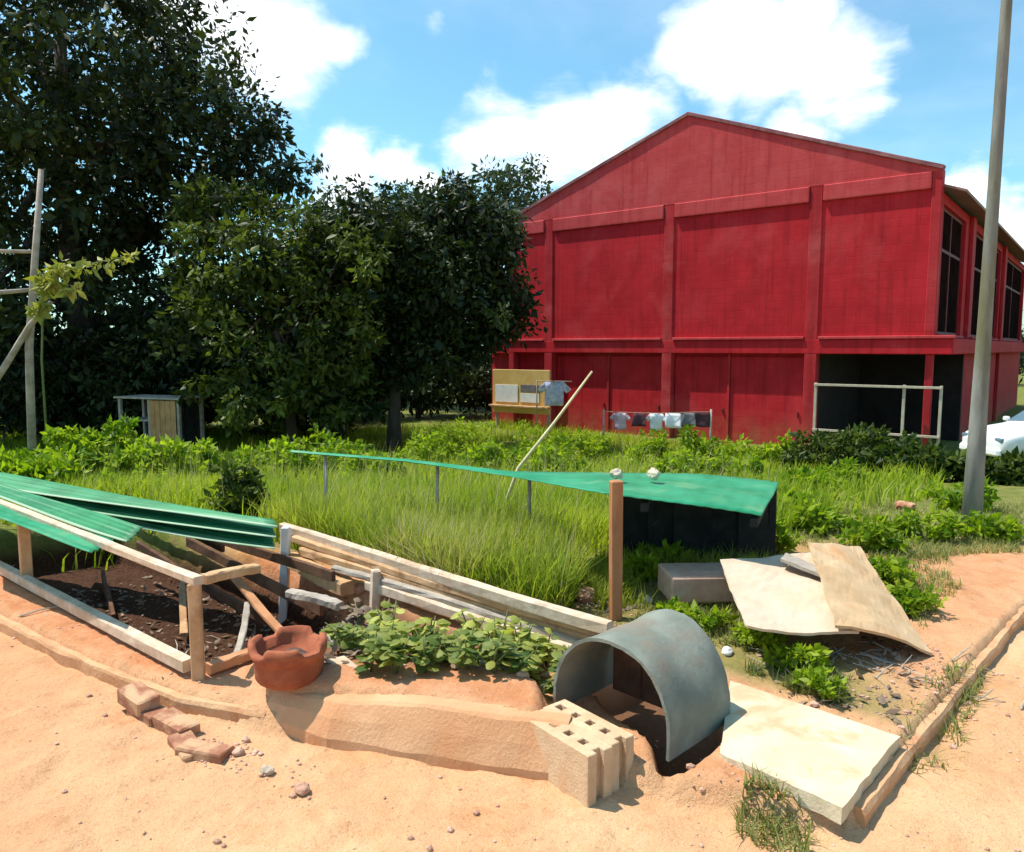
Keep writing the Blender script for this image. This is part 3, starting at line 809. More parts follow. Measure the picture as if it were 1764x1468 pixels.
G_W = 'weeds along the far side of the bed'
WEEDS = [(35, 770, 11.5, 130, 'olive weed clump at the extreme left beside the leaning pole', .35),
         (130, 735, 11.0, 140, 'bright green weed bush just left of the wooden hutch', .55),
         (190, 722, 12.5, 120, 'tallest bright weed bush, hiding the left foot of the hutch', .55),
         (255, 760, 10.0, 150, 'broad yellow-green weed bush in front of the brown hutch door', .65),
         (330, 765, 11.5, 130, 'light green weed bush under the right edge of the hutch', .55),
         (400, 770, 12.5, 120, 'green weed bush right of the hutch below the sunlit tree', .5),
         (110, 790, 9.2, 150, 'weed bush leaning over the far corner of the green sheets', .6),
         (20, 800, 9.0, 100, 'short weed bush above the left end of the green sheets', .5),
         (460, 765, 13.0, 130, 'weed bush at the left end of the long green strip', .5)]
for i, (px, py, Y, w, lab, vm) in enumerate(WEEDS):
    shrub('weed_bush', lab, px, py, Y, w, 0, L_WEED, 60, 42, .10, 100 + i, G_W, vm, 'weed')
G_L = 'low weeds on the sandy plot'
for i, (px, pb_, hpx, w, lab, vm) in enumerate([(1330, 1120, 45, 90, 'leafy weed between the pipe and the white sheet', .6), (1400, 1165, 50, 100, 'leafy weed in front of the shadow of the white sheet', .65), (1440, 1205, 40, 70, 'small weed at the back edge of the cream slab', .6),
                                                (1550, 1010, 55, 100, 'leafy weed right of the tan sheet', .5), (1600, 1060, 50, 90, 'leafy weed between the tan sheet and the path', .5), (1520, 950, 50, 100, 'weed clump behind the tan sheet', .5), (1610, 930, 45, 100, 'weed clump left of the pole foot', .5),
                                                (1725, 930, 45, 90, 'weed clump right of the pole foot', .55), (1430, 915, 45, 110, 'weed clump at the right end of the dark shelter', .45), (1680, 870, 40, 110, 'weed patch behind the pole', .5), (1205, 1085, 38, 120, 'leafy weed above the back of the grey pipe', .55), (1110, 1000, 40, 70, 'olive weed just right of the rusty post', .7), (1345, 952, 60, 70, 'weed hiding the right foot of the dark shelter', .4), (1150, 975, 34, 80, 'low weed in front of the dark shelter', .55)]):
    g_ = at(pb_ and px, pb_, z=0.0); Yg = g_.y
    shrub('low_weed', lab, px, pb_ - hpx, Yg, w, 0, L_WEED, 30, 26, .05 * Yg / 5, 220 + i, G_L, vm, 'weed')
G_M = 'leafy weeds in the meadow'
for i, (px, py, Y, w, lab, vm) in enumerate([(520, 752, 12.5, 120, 'leafy weed below the left end of the green strip', .55), (590, 745, 14.5, 130, 'leafy weed left of the slim trunk', .5), (640, 770, 11.0, 110, 'leafy weed in front of the slim trunk', .6), (735, 740, 15.5, 120, 'bright weed just right of the slim trunk', .75), (800, 728, 18.0, 130, 'pale weed far right of the slim trunk', .8), (850, 755, 12.5, 110, 'leafy weed behind the middle of the green strip', .65), (960, 765, 11.5, 110, 'leafy weed behind the cane', .6), (930, 735, 17.0, 110, 'leafy weed below the blue and white shirt', .7), (1180, 780, 10.5, 110, 'leafy weed behind the middle of the green roof', .55), (1270, 790, 9.5, 100, 'leafy weed behind the right corner of the green roof', .5)]):
    shrub('meadow_weed', lab, px, py, Y, w, 0, L_WEED, 44, 34, .09, 260 + i, G_M, vm, 'weed')
G_H = 'weeds at the foot of the red doors'
for i, (px, py, Y, w, lab, vm) in enumerate([(1010, 735, 17.5, 90, 'yellowish weed at the foot of the red wall behind the cane', .7), (1110, 752, 17.0, 110, 'low weed below the pink shirt', .65), (1215, 742, 16.5, 90, 'weed clump below the right clothesline post', .55), (1290, 765, 15.5, 90, 'brownish weed before the red double door', .75), (1345, 745, 15.0, 80, 'tall brownish weed at the right red door post', .7)]):
    shrub('foot_weed', lab, px, py, Y, w, 0, L_WEED, 34, 34, .11, 180 + i, G_H, vm, 'weed')
shrub('dark_shrub', 'small dark shrub behind the right end of the green corrugated sheets', 400, 800, 7.3, 110, 0, L_BUSH, 46, 40, .075, 121, None, .35)
G_B = 'bushes along the foot of the red house'
BUSH = [(1430, 725, 13.5, 120, 'dark bush at the left foot of the railing', .35),
        (1500, 735, 13.0, 140, 'dark bush below the middle of the railing', .3),
        (1575, 750, 12.5, 130, 'dark bush with yellow tips left of the concrete pole', .35),
        (1635, 775, 12.0, 100, 'small dark bush directly behind the concrete pole', .3),
        (1738, 788, 11.5, 110, 'dark bush under the white car at the right edge', .35),
        (1385, 770, 14.0, 70, 'low olive bush at the corner of the red doors', .5)]
for i, (px, py, Y, w, lab, vm) in enumerate(BUSH):
    shrub('dark_bush', lab, px, py, Y, w, 0, L_BUSH, 46, 34, .12, 140 + i, G_B, vm, 'bush')
G_C = 'light bushes right of the green roof'
for i, (px, py, Y, w, lab, vm) in enumerate([(1390, 815, 9.0, 120, 'light green bush touching the right corner of the green roof', .5), (1450, 800, 10.5, 110, 'light green bush in front of the dark bushes', .45), (1370, 850, 7.6, 90, 'low leafy weed beside the dark back of the shelter', .45)]):
    shrub('light_bush', lab, px, py, Y, w, 0, L_WEED, 50, 40, .085, 160 + i, G_C, vm, 'bush')

# ------------------------------------------------------------------ grass
def grass(name, P, hgt, wid, m, seed, lean=.45, vm=.5, label=None, segs=3, cat='grass', hvar=(.55, 1.25)):
    r = np.random.default_rng(seed); n = len(P)
    z = height(P); B = np.column_stack([P, z - .01])
    h = hgt * r.uniform(*hvar, n); a = r.uniform(0, 2 * np.pi, n)
    d = np.column_stack([np.cos(a), np.sin(a), np.zeros(n)]); s = np.column_stack([-np.sin(a + r.normal(0, .6, n)), np.cos(a), np.zeros(n)]); s = unit(s)
    ln = lean * r.uniform(.2, 1.4, n)
    pts = []
    for k in range(segs + 1):
        t = k / segs
        c = B + np.array([0, 0, 1.0]) * (h * (t - .32 * ln * t * t))[:, None] + d * (h * ln * t * t)[:, None]
        w = (wid * (1 - t) ** .7 if k < segs else 0) * np.ones(n)
        if k < segs: pts += [c - s * w[:, None] * .5, c + s * w[:, None] * .5]
        else: pts.append(c)
    q = len(pts); v = np.stack(pts, 1)
    me = bpy.data.meshes.new(name); me.vertices.add(n * q); me.vertices.foreach_set('co', v.astype(np.float32).ravel())
    b = q * np.arange(n)[:, None]; tri = []
    for k in range(segs - 1):
        o = 2 * k; tri += [o, o + 1, o + 3, o, o + 3, o + 2]
    o = 2 * (segs - 1); tri += [o, o + 1, o + 2]
    t = (b + np.array(tri)).astype(np.int32).ravel()
    me.loops.add(len(t)); me.loops.foreach_set('vertex_index', t)
    me.polygons.add(len(t) // 3); me.polygons.foreach_set('loop_start', np.arange(0, len(t), 3, dtype=np.int32))
    me.update(calc_edges=True)
    pn = fbm(P[:, 0] * 1.1 + 40, P[:, 1] * 1.1, 3)
    var = np.clip(vm + .12 + pn * .6 + r.normal(0, .2, n), 0, 1)
    at_ = me.attributes.new('var', 'FLOAT', 'POINT'); at_.data.foreach_set('value', np.repeat(var, q).astype(np.float32))
    o = link(name, me, m); tag(o, label, cat, kind='stuff')
    return o


def scatter_poly(poly, n, seed, clump=.5):
    r = np.random.default_rng(seed); poly = np.asarray(poly, float)
    lo, hi = poly.min(0), poly.max(0); out = []
    tot = 0
    while tot < n:
        P = r.uniform(lo, hi, (n * 2, 2))
        keep = (sd_poly(P, poly) + .1 * vnoise(P[:, 0] * 6, P[:, 1] * 6) < 0) & (r.random(len(P)) < .5 + clump * 2.2 * fbm(P[:, 0] * 2.2, P[:, 1] * 2.2, 3))
        out.append(P[keep]); tot += keep.sum()
    return np.concatenate(out)[:n]


def gp(px, py, z=0.0):
    p = at(px, py, z=z); return (p.x, p.y)


# tall grass between the timber edge and the green strip
TALL = [(-2.1, 6.35), (-1.55, 5.85), (-.75, 5.05), (.0, 4.36), (.24, 4.30), (.36, 4.6), (.45, 5.0), (.3, 5.4), (-.6, 6.2), (-1.6, 7.0)]
grass('shade_grass', np.concatenate([scatter_poly([(.62, 5.35), (1.85, 5.15), (1.9, 5.5), (.62, 5.7)], 1500, 61, .4), scatter_poly([(.55, 4.6), (.85, 4.5), (.9, 5.2), (.5, 5.3)], 900, 62, .6)]), .17, .010, L_GRASS, 63, .7, .45, 'short grass at the foot of the dark shelter', segs=2)
grass('tall_grass', scatter_poly(TALL, 15000, 5, .6), .46, .012, L_GRASS, 6, .5, .5, 'tall yellow-green grass growing behind the weathered timber edge')
grass('straw_grass', scatter_poly([(-.9, 5.15), (-.3, 4.6), (-.2, 4.9), (-.8, 5.4)], 1300, 15, .3), .52, .013, L_HAY, 16, .5, .6, 'straw-coloured dry grass tuft amid the tall grass', hvar=(.4, 1.1))
grass('dry_stalks', np.concatenate([scatter_poly(TALL, 420, 45, .5), scatter_poly([(-4.2, 7.2), (-1.2, 6.9), (.8, 5.9), (3.0, 7.2), (3.0, 11), (-6, 11)], 900, 46, .5)]), .62, .007, L_HAY, 47, .3, .4, 'thin dry stalks standing above the green grass', hvar=(.5, 1.3))
# meadow up to the trees and the house
MEAD = [(-24, 30), (-9, 9), (-4.5, 6.7), (-1.2, 7.0), (.6, 5.7), (1.6, 6.4), (2.6, 6.6), (5.5, 9.5), (9, 17), (5, 23), (0, 29), (-6, 27)]
Pm = scatter_poly(MEAD, 85000, 8, .5)
grass('meadow_grass', Pm[:46000], .34, .024, L_MEAD, 9, .6, .42, 'bright green meadow between the bed and the trees', segs=2)
near = [(-4.6, 7.2), (-1.2, 6.8), (.7, 5.8), (1.7, 6.0), (3.2, 7.2), (3.5, 9.5), (-5.5, 9.5)]
grass('verge_grass', scatter_poly(near, 20000, 10, .95), .34, .013, L_MEAD, 11, .55, .5, 'ragged green grass just beyond the green roof', segs=2)
# patchy low grass on the sand
SH = []
for poly, n, s in (([gp(1085, 1110), gp(1100, 1040), gp(1290, 1050), gp(1330, 1110), gp(1270, 1120)], 1900, 1),
                   ([gp(1290, 1095), gp(1370, 1085), gp(1470, 1170), gp(1440, 1215), gp(1290, 1165)], 1300, 2),
                   ([gp(1500, 960), gp(1640, 955), gp(1650, 1060), gp(1590, 1085), gp(1540, 1040)], 1600, 3),
                   ([gp(1340, 850), gp(1764, 850), gp(1764, 955), gp(1500, 965), gp(1340, 935)], 9000, 4),
                   ([gp(1280, 1340), gp(1400, 1385), gp(1390, 1450), gp(1320, 1440), gp(1260, 1390)], 420, 5),
                   ([gp(1560, 1200), gp(1690, 1130), gp(1660, 1290), gp(1560, 1320)], 420, 6),
                   ([gp(1060, 1060), gp(1140, 1060), gp(1150, 960), gp(1070, 960)], 500, 7),
                   ([gp(370, 1090), gp(410, 1085), gp(400, 1120), gp(370, 1118)], 60, 8),
                   ([gp(0, 925), gp(90, 945), gp(120, 985), gp(0, 985)], 500, 9)):
    SH.append(scatter_poly(poly, n, 200 + s, .6))
grass('short_grass', np.concatenate(SH), .085, .008, L_SHORT, 12, .9, .5, 'patchy short grass on the sandy plot by the pipe and boards', segs=2)
# leaf litter, grit and pebbles
def litter(name, polys, size, m, seed, label, cat):
    r = np.random.default_rng(seed); P = np.concatenate([scatter_poly(p, n, seed + i, .4) for i, (p, n) in enumerate(polys)])
    n = len(P); C = np.column_stack([P, height(P) + r.uniform(.003, .02, n)])
    A = unit(np.column_stack([r.normal(size=(n, 2)), r.normal(0, .35, n)])); Nn = unit(np.cross(A, np.column_stack([r.normal(0, .3, (n, 2)), np.ones(n)])))
    L = size * r.uniform(.5, 1.4, n)
    tag(leaf_mesh(name, C, A, Nn, L, L * .5, r.random(n), m), label, cat, kind='stuff')


litter('leaf_litter', [([gp(430, 1060), gp(560, 1000), gp(690, 1040), gp(640, 1130), gp(560, 1130)], 900), ([gp(560, 1185), gp(960, 1200), gp(950, 1110), gp(600, 1100)], 500),
                       ([uv(.2, .1)[:2], uv(1.2, .1)[:2], uv(1.2, 1.3)[:2], uv(.2, 1.3)[:2]], 420), ([uv(1.2, .1)[:2], uv(3.2, .1)[:2], uv(3.2, 1.3)[:2], uv(1.2, 1.3)[:2]], 420), ([gp(0, 930), gp(110, 950), gp(120, 990), gp(0, 990)], 200), ([gp(1300, 1085), gp(1600, 1110), gp(1560, 1260), gp(1300, 1180)], 160)], .055, L_DRY, 31, 'dry fallen leaves and twigs around the seedlings', 'leaf litter')


def twigs():
    r = random.Random(12); bm = bmesh.new()
    areas = [(gp(470, 1060), gp(660, 1040), 60), (gp(560, 1120), gp(680, 1090), 36), (gp(1290, 1150), gp(1560, 1130), 26), (gp(950, 1050), gp(1110, 1040), 18), (gp(150, 1000), gp(420, 1080), 30), (gp(1500, 1200), gp(1720, 1120), 14)]
    for a, b, n in areas:
        for k in range(n):
            x = a[0] + (b[0] - a[0]) * r.random(); y = a[1] + (b[1] - a[1]) * r.random() + r.uniform(-.15, .15)
            L = r.uniform(.05, .24); an = r.uniform(0, 3.14); z = gz(x, y)
            c, s_ = math.cos(an) * L / 2, math.sin(an) * L / 2
            z0, z1 = gz(x - c, y - s_), gz(x + c, y + s_); rad = r.uniform(.002, .006)
            tube_bm(bm, [(x - c, y - s_, z0 + rad), (x + r.uniform(-.01, .01), y, max(z, (z0 + z1) / 2) + rad + r.uniform(0, .02)), (x + c, y + s_, z1 + rad + r.uniform(0, .04))], [rad, rad * .9, rad * .5], 5)
    tag(from_bm('twigs', bm, M['wood_grey']), 'broken twigs scattered over the plot and in the pit', 'twigs', kind='stuff')


twigs()


def pebbles():
    r = np.random.default_rng(77); v, f = [], []
    ico = bmesh.new(); bmesh.ops.create_icosphere(ico, subdivisions=1, radius=1.0); ico.verts.ensure_lookup_table()
    iv = np.array([q.co for q in ico.verts]); fi = np.array([[q.index for q in t.verts] for t in ico.faces]); ico.free()
    P = [scatter_poly([(-4, 4.4), (-1.2, 2.2), (1.3, 2.0), (3.6, 4.2), (3.2, 4.9), (1.2, 3.4), (-1.2, 3.5), (-3.2, 4.9)], 520, 78, .6),
         scatter_poly([gp(1430, 1130), gp(1620, 1110), gp(1640, 1250), gp(1560, 1270), gp(1470, 1210)], 260, 79, .4),
         scatter_poly([gp(330, 1220), gp(560, 1300), gp(540, 1350), gp(320, 1270)], 160, 80, .3),
         scatter_poly([gp(950, 1030), gp(1100, 1030), gp(1100, 1090), gp(1040, 1085)], 120, 81, .3)]
    P = np.concatenate(P); z = height(P)
    V_, F_ = [], []
    for i, (p, zz) in enumerate(zip(P, z)):
        s = .0035 * math.exp(r.normal(0.35, .55)); sc = s * r.uniform(.7, 1.3, 3) * np.array([1, 1, .7])
        V_.append(iv * sc * r.uniform(.85, 1.15, (len(iv), 1)) + np.array([p[0], p[1], zz + s * .25])); F_.append(fi + i * len(iv))
    me = bpy.data.meshes.new('pebbles'); me.from_pydata(np.concatenate(V_).tolist(), [], np.concatenate(F_).tolist()); me.update()
    tag(link('pebbles', me, M['stone_pink']), 'loose grit and pebbles strewn over the sand', 'pebbles', kind='stuff')


pebbles()

# ------------------------------------------------------------------ utility pole
b0 = at(1672, 915, z=-.08); t0 = at(1745, -60, Y=b0.y + .02)
p = empty('utility_pole', (b0.x, b0.y, gz(b0.x, b0.y)))
ht = t0.z - p.location.z + 1.2; dx = (t0.x - b0.x) * .5
bm = bmesh.new()
prof = [.096, .076, .060, .052, .047, .044, .042]
tube_bm(bm, [(dx * i / 6, 0, -.3 + (ht + .3) * i / 6) for i in range(7)], prof, 14)
from_bm('shaft', bm, M['pole'], p, smooth=True)
tag(p, 'tall lichen-stained concrete utility pole at the right, rising out of the picture', 'pole')

# ------------------------------------------------------------------ white car
def build_car():
    root = empty('car', (13.25, 18.3, gz(13.4, 18.3)), R(4))
    tag(root, 'white car parked at the right edge in front of the red house', 'car')
    # side profile stations along x (front at -2.1): (x, z_bottom, z_belt, z_top, half width belt, half width top)
    st = [(-2.12, .38, .62, .66, .62, .58), (-2.05, .28, .72, .76, .76, .70), (-1.8, .24, .82, .88, .84, .74), (-1.2, .24, .92, .98, .87, .76), (-.85, .24, .95, 1.02, .88, .74), (-.25, .24, .97, 1.45, .88, .64),
          (.3, .24, .98, 1.55, .88, .63), (1.0, .24, .98, 1.54, .88, .63), (1.6, .25, .98, 1.42, .87, .64), (1.95, .27, .96, 1.06, .84, .72), (2.1, .36, .80, .86, .74, .66)]
    v, f = [], []
    for x, zb, zm, zt, wb, wt in st:
        for s in (1, -1):
            pass
        v += [(x, -wb * .92, zb), (x, -wb, (zb + zm) * .5), (x, -wb * .985, zm), (x, -wt, zt - .05), (x, -wt * .8, zt), (x, 0, zt + .015), (x, wt * .8, zt), (x, wt, zt - .05), (x, wb * .985, zm), (x, wb, (zb + zm) * .5), (x, wb * .92, zb)]
    for i in range(len(st) - 1):
        for j in range(10): f.append((i * 11 + j, i * 11 + j + 1, (i + 1) * 11 + j + 1, (i + 1) * 11 + j))
        f.append((i * 11 + 10, i * 11, (i + 1) * 11, (i + 1) * 11 + 10))
    f.append(tuple(range(10, -1, -1))); f.append(tuple(range((len(st) - 1) * 11, len(st) * 11)))
    body = raw('body', v, f, M['car'], root, smooth=True)
    bm = bmesh.new(); bm.from_mesh(body.data); bmesh.ops.recalc_face_normals(bm, faces=bm.faces); bm.to_mesh(body.data); bm.free()
    md = body.modifiers.new('s', 'SUBSURF'); md.levels = 1; md.render_levels = 2
    for s in (-1, 1):
        for x0, x1 in ((-.62, .28), (.36, 1.15)):
            zt = 1.40
            y0, y1 = s * .875, s * .69
            dxf = .42 if x0 < 0 else 0.0
            q = [(x0, y0, 1.0), (x1, y0, 1.0), (x1, y1, zt), (x0 + dxf, y1, zt)]
            raw('window', [(a, b + s * k, c) for k in (0.0, .012) for a, b, c in q], [(0, 1, 2, 3), (7, 6, 5, 4), (0, 4, 5, 1), (1, 5, 6, 2), (2, 6, 7, 3), (3, 7, 4, 0)], M['carglass'], root)
        for x in (-1.32, 1.28):
            w = lathe('wheel', [(.19, -.09), (.30, -.10), (.32, -.06), (.32, .06), (.30, .10), (.19, .09)], M['rubber'], root, 24)
            w.location = (x, s * .80, .32); w.rotation_euler = (math.pi / 2, 0, 0)
            lathe('rim', [(0.0, .085), (.06, .09), (.17, .07), (.195, .095), (.195, -.09), (0, -.09)], M['steel'], w, 20)
        box('headlight', -2.09, -1.96, s * .58 - .13, s * .58 + .13, .62, .74, M['carglass'], root, .03)
        box('side_mirror', -.78, -.66, s * 1.0 - .08, s * 1.0 + .08, .98, 1.10, M['car'], root, .03)
        box('door_handle', .15, .30, s * .885 - .012, s * .885 + .012, .83, .86, M['car'], root, .005)
    q = [(-.92, -.66, 1.01), (-.92, .66, 1.01), (-.32, .56, 1.43), (-.32, -.56, 1.43)]
    raw('windscreen', [(a - .02 * k, b, c + .02 * k) for k in (0, 1) for a, b, c in q], [(0, 1, 2, 3), (7, 6, 5, 4), (0, 4, 5, 1), (1, 5, 6, 2), (2, 6, 7, 3), (3, 7, 4, 0)], M['carglass'], root)
    box('bumper', -2.16, -2.02, -.70, .70, .30, .50, M['car'], root, .05)


build_car()

# ------------------------------------------------------------------ hutch, poles, laundry, kiosk
hx = at(278, 700, Y=20)
h = empty('wooden_hutch', (hx.x, 20, gz(hx.x, 20) - .02), R(-22)); k = 20 / F_PX
tag(h, 'old wooden hutch with one brown plank door under the big trees', 'hutch')
hh = at(278, 683, Y=20).z - h.location.z
for x in (-1.02, -.0, .98):
    for y in (-.38, .38): box('post', x - .04, x + .04, y - .04, y + .04, 0, hh - .05, M['wood_grey'], h, .005)
box('roof_board', -1.12, 1.1, -.5, .5, hh - .045, hh, M['wood_grey'], h, .008)
box('shelf', -1.0, -.06, -.36, .36, hh * .62, hh * .62 + .04, M['wood_grey'], h, .005)
box('shelf', -1.0, -.06, -.36, .36, hh * .30, hh * .30 + .04, M['wood_grey'], h, .005)
for i in range(5): box('door_board', .06 + .175 * i, .06 + .175 * i + .168, -.445, -.424 - .004 * (i % 2), .12, hh - .07, M['wood_brown'], h, .004)
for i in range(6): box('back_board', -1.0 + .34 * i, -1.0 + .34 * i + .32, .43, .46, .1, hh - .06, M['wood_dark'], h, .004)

Yp = 12.0
pf = empty('pole_frame', gbase(46, Yp)); bp = pf.location
def pl(px, py, dy=0): return at(px, py, Y=Yp + dy) - bp
tube('pole', [(0, 0, -.2), pl(50, 600), pl(60, 450), pl(71, 292)], [.065, .058, .05, .038], M['wood_grey'], pf)
tube('rail', [pl(-150, 420, .1), pl(-40, 432, .1), pl(66, 434, .06)], [.035, .032, .028], M['wood_grey'], pf)
tube('rail', [pl(-160, 512, .1), pl(-30, 506, .1), pl(64, 499, .06)], [.04, .038, .03], M['wood_grey'], pf)
tube('brace', [pl(-60, 735, -.12), pl(8, 632, -.12), pl(52, 560, -.10), pl(88, 520, -.10)], [.05, .05, .045, .035], M['wood_grey'], pf)
tag(pf, 'frame of bare grey poles with a slanting brace at the left edge', 'pole frame')
sp = empty('sapling', gbase(75, 11.6)); K = []
bm = bmesh.new(); q = sp.location
stemp = [Vector((0, 0, -.1)), at(72, 620, Y=11.6) - q, at(74, 520, Y=11.6) - q, at(80, 470, Y=11.6) - q]
tube_bm(bm, stemp, [.02, .016, .012, .008], 6)
for (ax, ay), (bx, by) in (((76, 480), (228, 440)), ((76, 490), (130, 500)), ((74, 500), (105, 455)), ((76, 520), (60, 540))):
    a, b = at(ax, ay, Y=11.6) - q, at(bx, by, Y=11.4) - q
    tube_bm(bm, [a, a.lerp(b, .5) + Vector((0, 0, .04)), b], [.01, .008, .004], 5)
    for kk in range(10): c = a.lerp(b, kk / 9); K.append((c.x, c.y, c.z, .07))
from_bm('stem', bm, M['stem'], sp, smooth=True)
crown('foliage', K, 12, .13, L_STRAW, sp, seed=9, vmean=.35)
tag(sp, 'thin sapling with one long yellow-green branch beside the bare poles', 'sapling')

sb = at(893, 806, Y=7.0)
tube('cane', [(sb.x - .22, 7.0, gz(sb.x - .22, 7.0) - .05), at(893, 806, Y=7.06), at(955, 728, Y=7.2), at(1020, 640, Y=7.35)], [.017, .016, .014, .010], M['bamboo'])
tag(bpy.context.scene.objects['cane'], 'dry yellow cane leaning up out of the grass before the red wall', 'cane')


def cloth(name, outline, c, m, label, seed, rz, cat='laundry', group='washing in front of the red wall'):
    """a hanging garment: outline in metres (x, z down from the line), with folds and thickness"""
    r = random.Random(seed)
    bm = bmesh.new(); vs = [bm.verts.new((x, 0, z)) for x, z in outline]
    fc = bm.faces.new(vs); bmesh.ops.triangulate(bm, faces=[fc])
    bmesh.ops.subdivide_edges(bm, edges=bm.edges[:], cuts=4, use_grid_fill=True)
    ph = r.uniform(0, 6)
    for v in bm.verts: v.co.y += .06 * math.sin(v.co.x * 15 + ph) * (.25 - v.co.z) + .03 * math.sin(v.co.z * 9 + v.co.x * 5 + ph)
    o = from_bm(name, bm, m, loc=c, rot=(0, 0, rz), smooth=True)
    md = o.modifiers.new('s', 'SOLIDIFY'); md.thickness = .006
    return tag(o, label, cat, group)


FOLD = 1
SHIRT = [(-.22, 0), (-.08, .0), (0, -.05), (.08, .0), (.22, 0), (.40, -.22), (.29, -.32), (.21, -.22), (.22, -.66), (-.22, -.66), (-.21, -.22), (-.29, -.32), (-.40, -.22)]
TOWEL = [(-.28, 0), (.28, .0), (.29, -.55), (.0, -.57), (-.28, -.54)]
SHORTS = [(-.2, 0), (.2, 0), (.27, -.5), (.06, -.5), (0, -.22), (-.06, -.5), (-.27, -.5)]
Yl = 21.2; la, lb = at(1040, 709, Y=Yl + .5), at(1225, 709, Y=Yl - .4)
cl = empty('clothesline', (la.x, la.y, gz(la.x, la.y))); q = cl.location
tag(cl, 'low wire clothesline between two short posts before the red wall', 'clothesline')
for e in (la, lb):
    zg = gz(e.x, e.y); tube('post', [(e.x - q.x, e.y - q.y, zg - .2 - q.z), (e.x - q.x, e.y - q.y, e.z - q.z + .06)], [.03, .026], M['wood_grey'], cl)
mid = la.lerp(lb, .5) - q; mid.z -= .05
tube('wire', [la - q, la.lerp(mid + q, .5) - q, mid, lb.lerp(mid + q, .5) - q, lb - q], [.006] * 5, M['steel'], cl, 5)
rzl = math.atan2((lb - la).y, (lb - la).x)
for i, (t, out, mm, nm, lab) in enumerate(((.16, SHIRT, 'cl_pink', 'shirt', 'pale pink shirt at the left end of the clothesline'), (.34, SHORTS, 'cl_dark', 'shorts', 'dark maroon shorts next to the pink shirt'),
                                          (.50, SHIRT, 'cl_white', 'shirt', 'white shirt in the middle of the clothesline'), (.66, TOWEL, 'cl_white', 'towel', 'white towel right of the white shirt'),
                                          (.80, SHORTS, 'cl_grey', 'shorts', 'dark grey shorts near the right end of the clothesline'), (.92, TOWEL, 'cl_dark', 'towel', 'small maroon cloth at the right end of the clothesline'))):
    c = la.lerp(lb, t); c.z -= .05 * (1 - (2 * t - 1) ** 2) + .01
    cloth(nm, [(x * .78, z * .72) for x, z in out], c, M[mm], lab, i, rzl)

# yellow shop board beside the house
kp = at(897, 700, Y=27.2); kz = gz(kp.x, kp.y)
kb = empty('notice_board', (kp.x, kp.y, kz), R(-36)); k = 27.2 / F_PX
tag(kb, 'yellow board with white panels at the left foot of the red house', 'board')
z0, z1 = at(897, 712, Y=27.2).z - kz, at(897, 637, Y=27.2).z - kz
w2 = 60 * k
box('backing', -w2, w2, -.03, .04, z0, z1, M['yellow'], kb, .01)
for x in (-w2 + .1, w2 - .1): box('post', x - .05, x + .05, .045, .14, -.2, z1 - .05, M['wood_grey'], kb, .008)
box('panel', -w2 + .14, -.10, -.05, -.032, z0 + .38, z0 + 1.0, M['white'], kb, .004)
box('panel', .02, w2 - .42, -.05, -.032, z0 + .40, z0 + .72, M['white'], kb, .004)
box('panel', .02, w2 - .42, -.05, -.032, z0 + .78, z0 + 1.02, M['cl_grey'], kb, .004)
box('shelf', -w2 - .04, w2 + .04, -.22, -.034, z0 + .22, z0 + .28, M['wood_tan'], kb, .006)
cp = at(955, 658, Y=26.4)
cloth('shirt', [(x * 1.5, z * 1.25) for x, z in SHIRT], cp, M['cl_blue'], 'blue and white shirt hanging beside the yellow board', 60, R(8), group=None)
tube('hanger_pole', [(cp.x - .6, cp.y + .03, gz(cp.x - .6, cp.y) - .1), (cp.x - .6, cp.y + .03, cp.z + .03), (cp.x + .6, cp.y + .03, cp.z + .01)], [.03, .025, .02], M['wood_grey'])
tag(S.objects['hanger_pole'], 'bent grey pole carrying the blue and white shirt', 'pole')

# ------------------------------------------------------------------ sunken bed: frame, sheets, timbers
fr = empty('bed_frame', uv(0, 0, gz(O[0], O[1]))); q = fr.location
tag(fr, 'open frame of pale timber rails and a corner post around the pit', 'frame')
def fb(name, a, b, w, hh, m, seed): return from_bm(name, beam_bm(Vector(a) - q, Vector(b) - q, w, hh, .006, 12, .003, seed), m, fr)
PH = .485
bm = bmesh.new(); add_box(bm, -.029, .029, -.029, .029, -.12, PH - .012, .006, .002)
from_bm('post', bm, M['wood_tan'], fr, loc=(0, 0, 0), rot=(0, 0, R(12)))
fb('top_rail', uv(-.045, 0, q.z + PH + .032), uv(3.9, .02, q.z + PH + .03), .052, .042, M['wood_pale'], 1)
fb('top_rail', uv(.0, .045, q.z + PH + .02), uv(.03, .36, q.z + PH - .002), .06, .045, M['wood_tan'], 2)
fb('bottom_rail', uv(.05, -.02, q.z + .085), uv(3.9, -.03, q.z + .075), .062, .062, M['wood_pale'], 3)
fb('bottom_rail', uv(.0, .05, q.z + .05), uv(.02, .62, q.z + .045), .06, .05, M['wood_post'], 4)
for u in (2.3, 3.85):
    e = uv(u, 0, 0); bm = bmesh.new(); add_box(bm, -.034, .034, -.034, .034, -.12, PH - .022, .006, .002)
    from_bm('post', bm, M['wood_tan'], fr, loc=(e.x - q.x, e.y + .01 - q.y, 0), rot=(0, 0, R(40)))


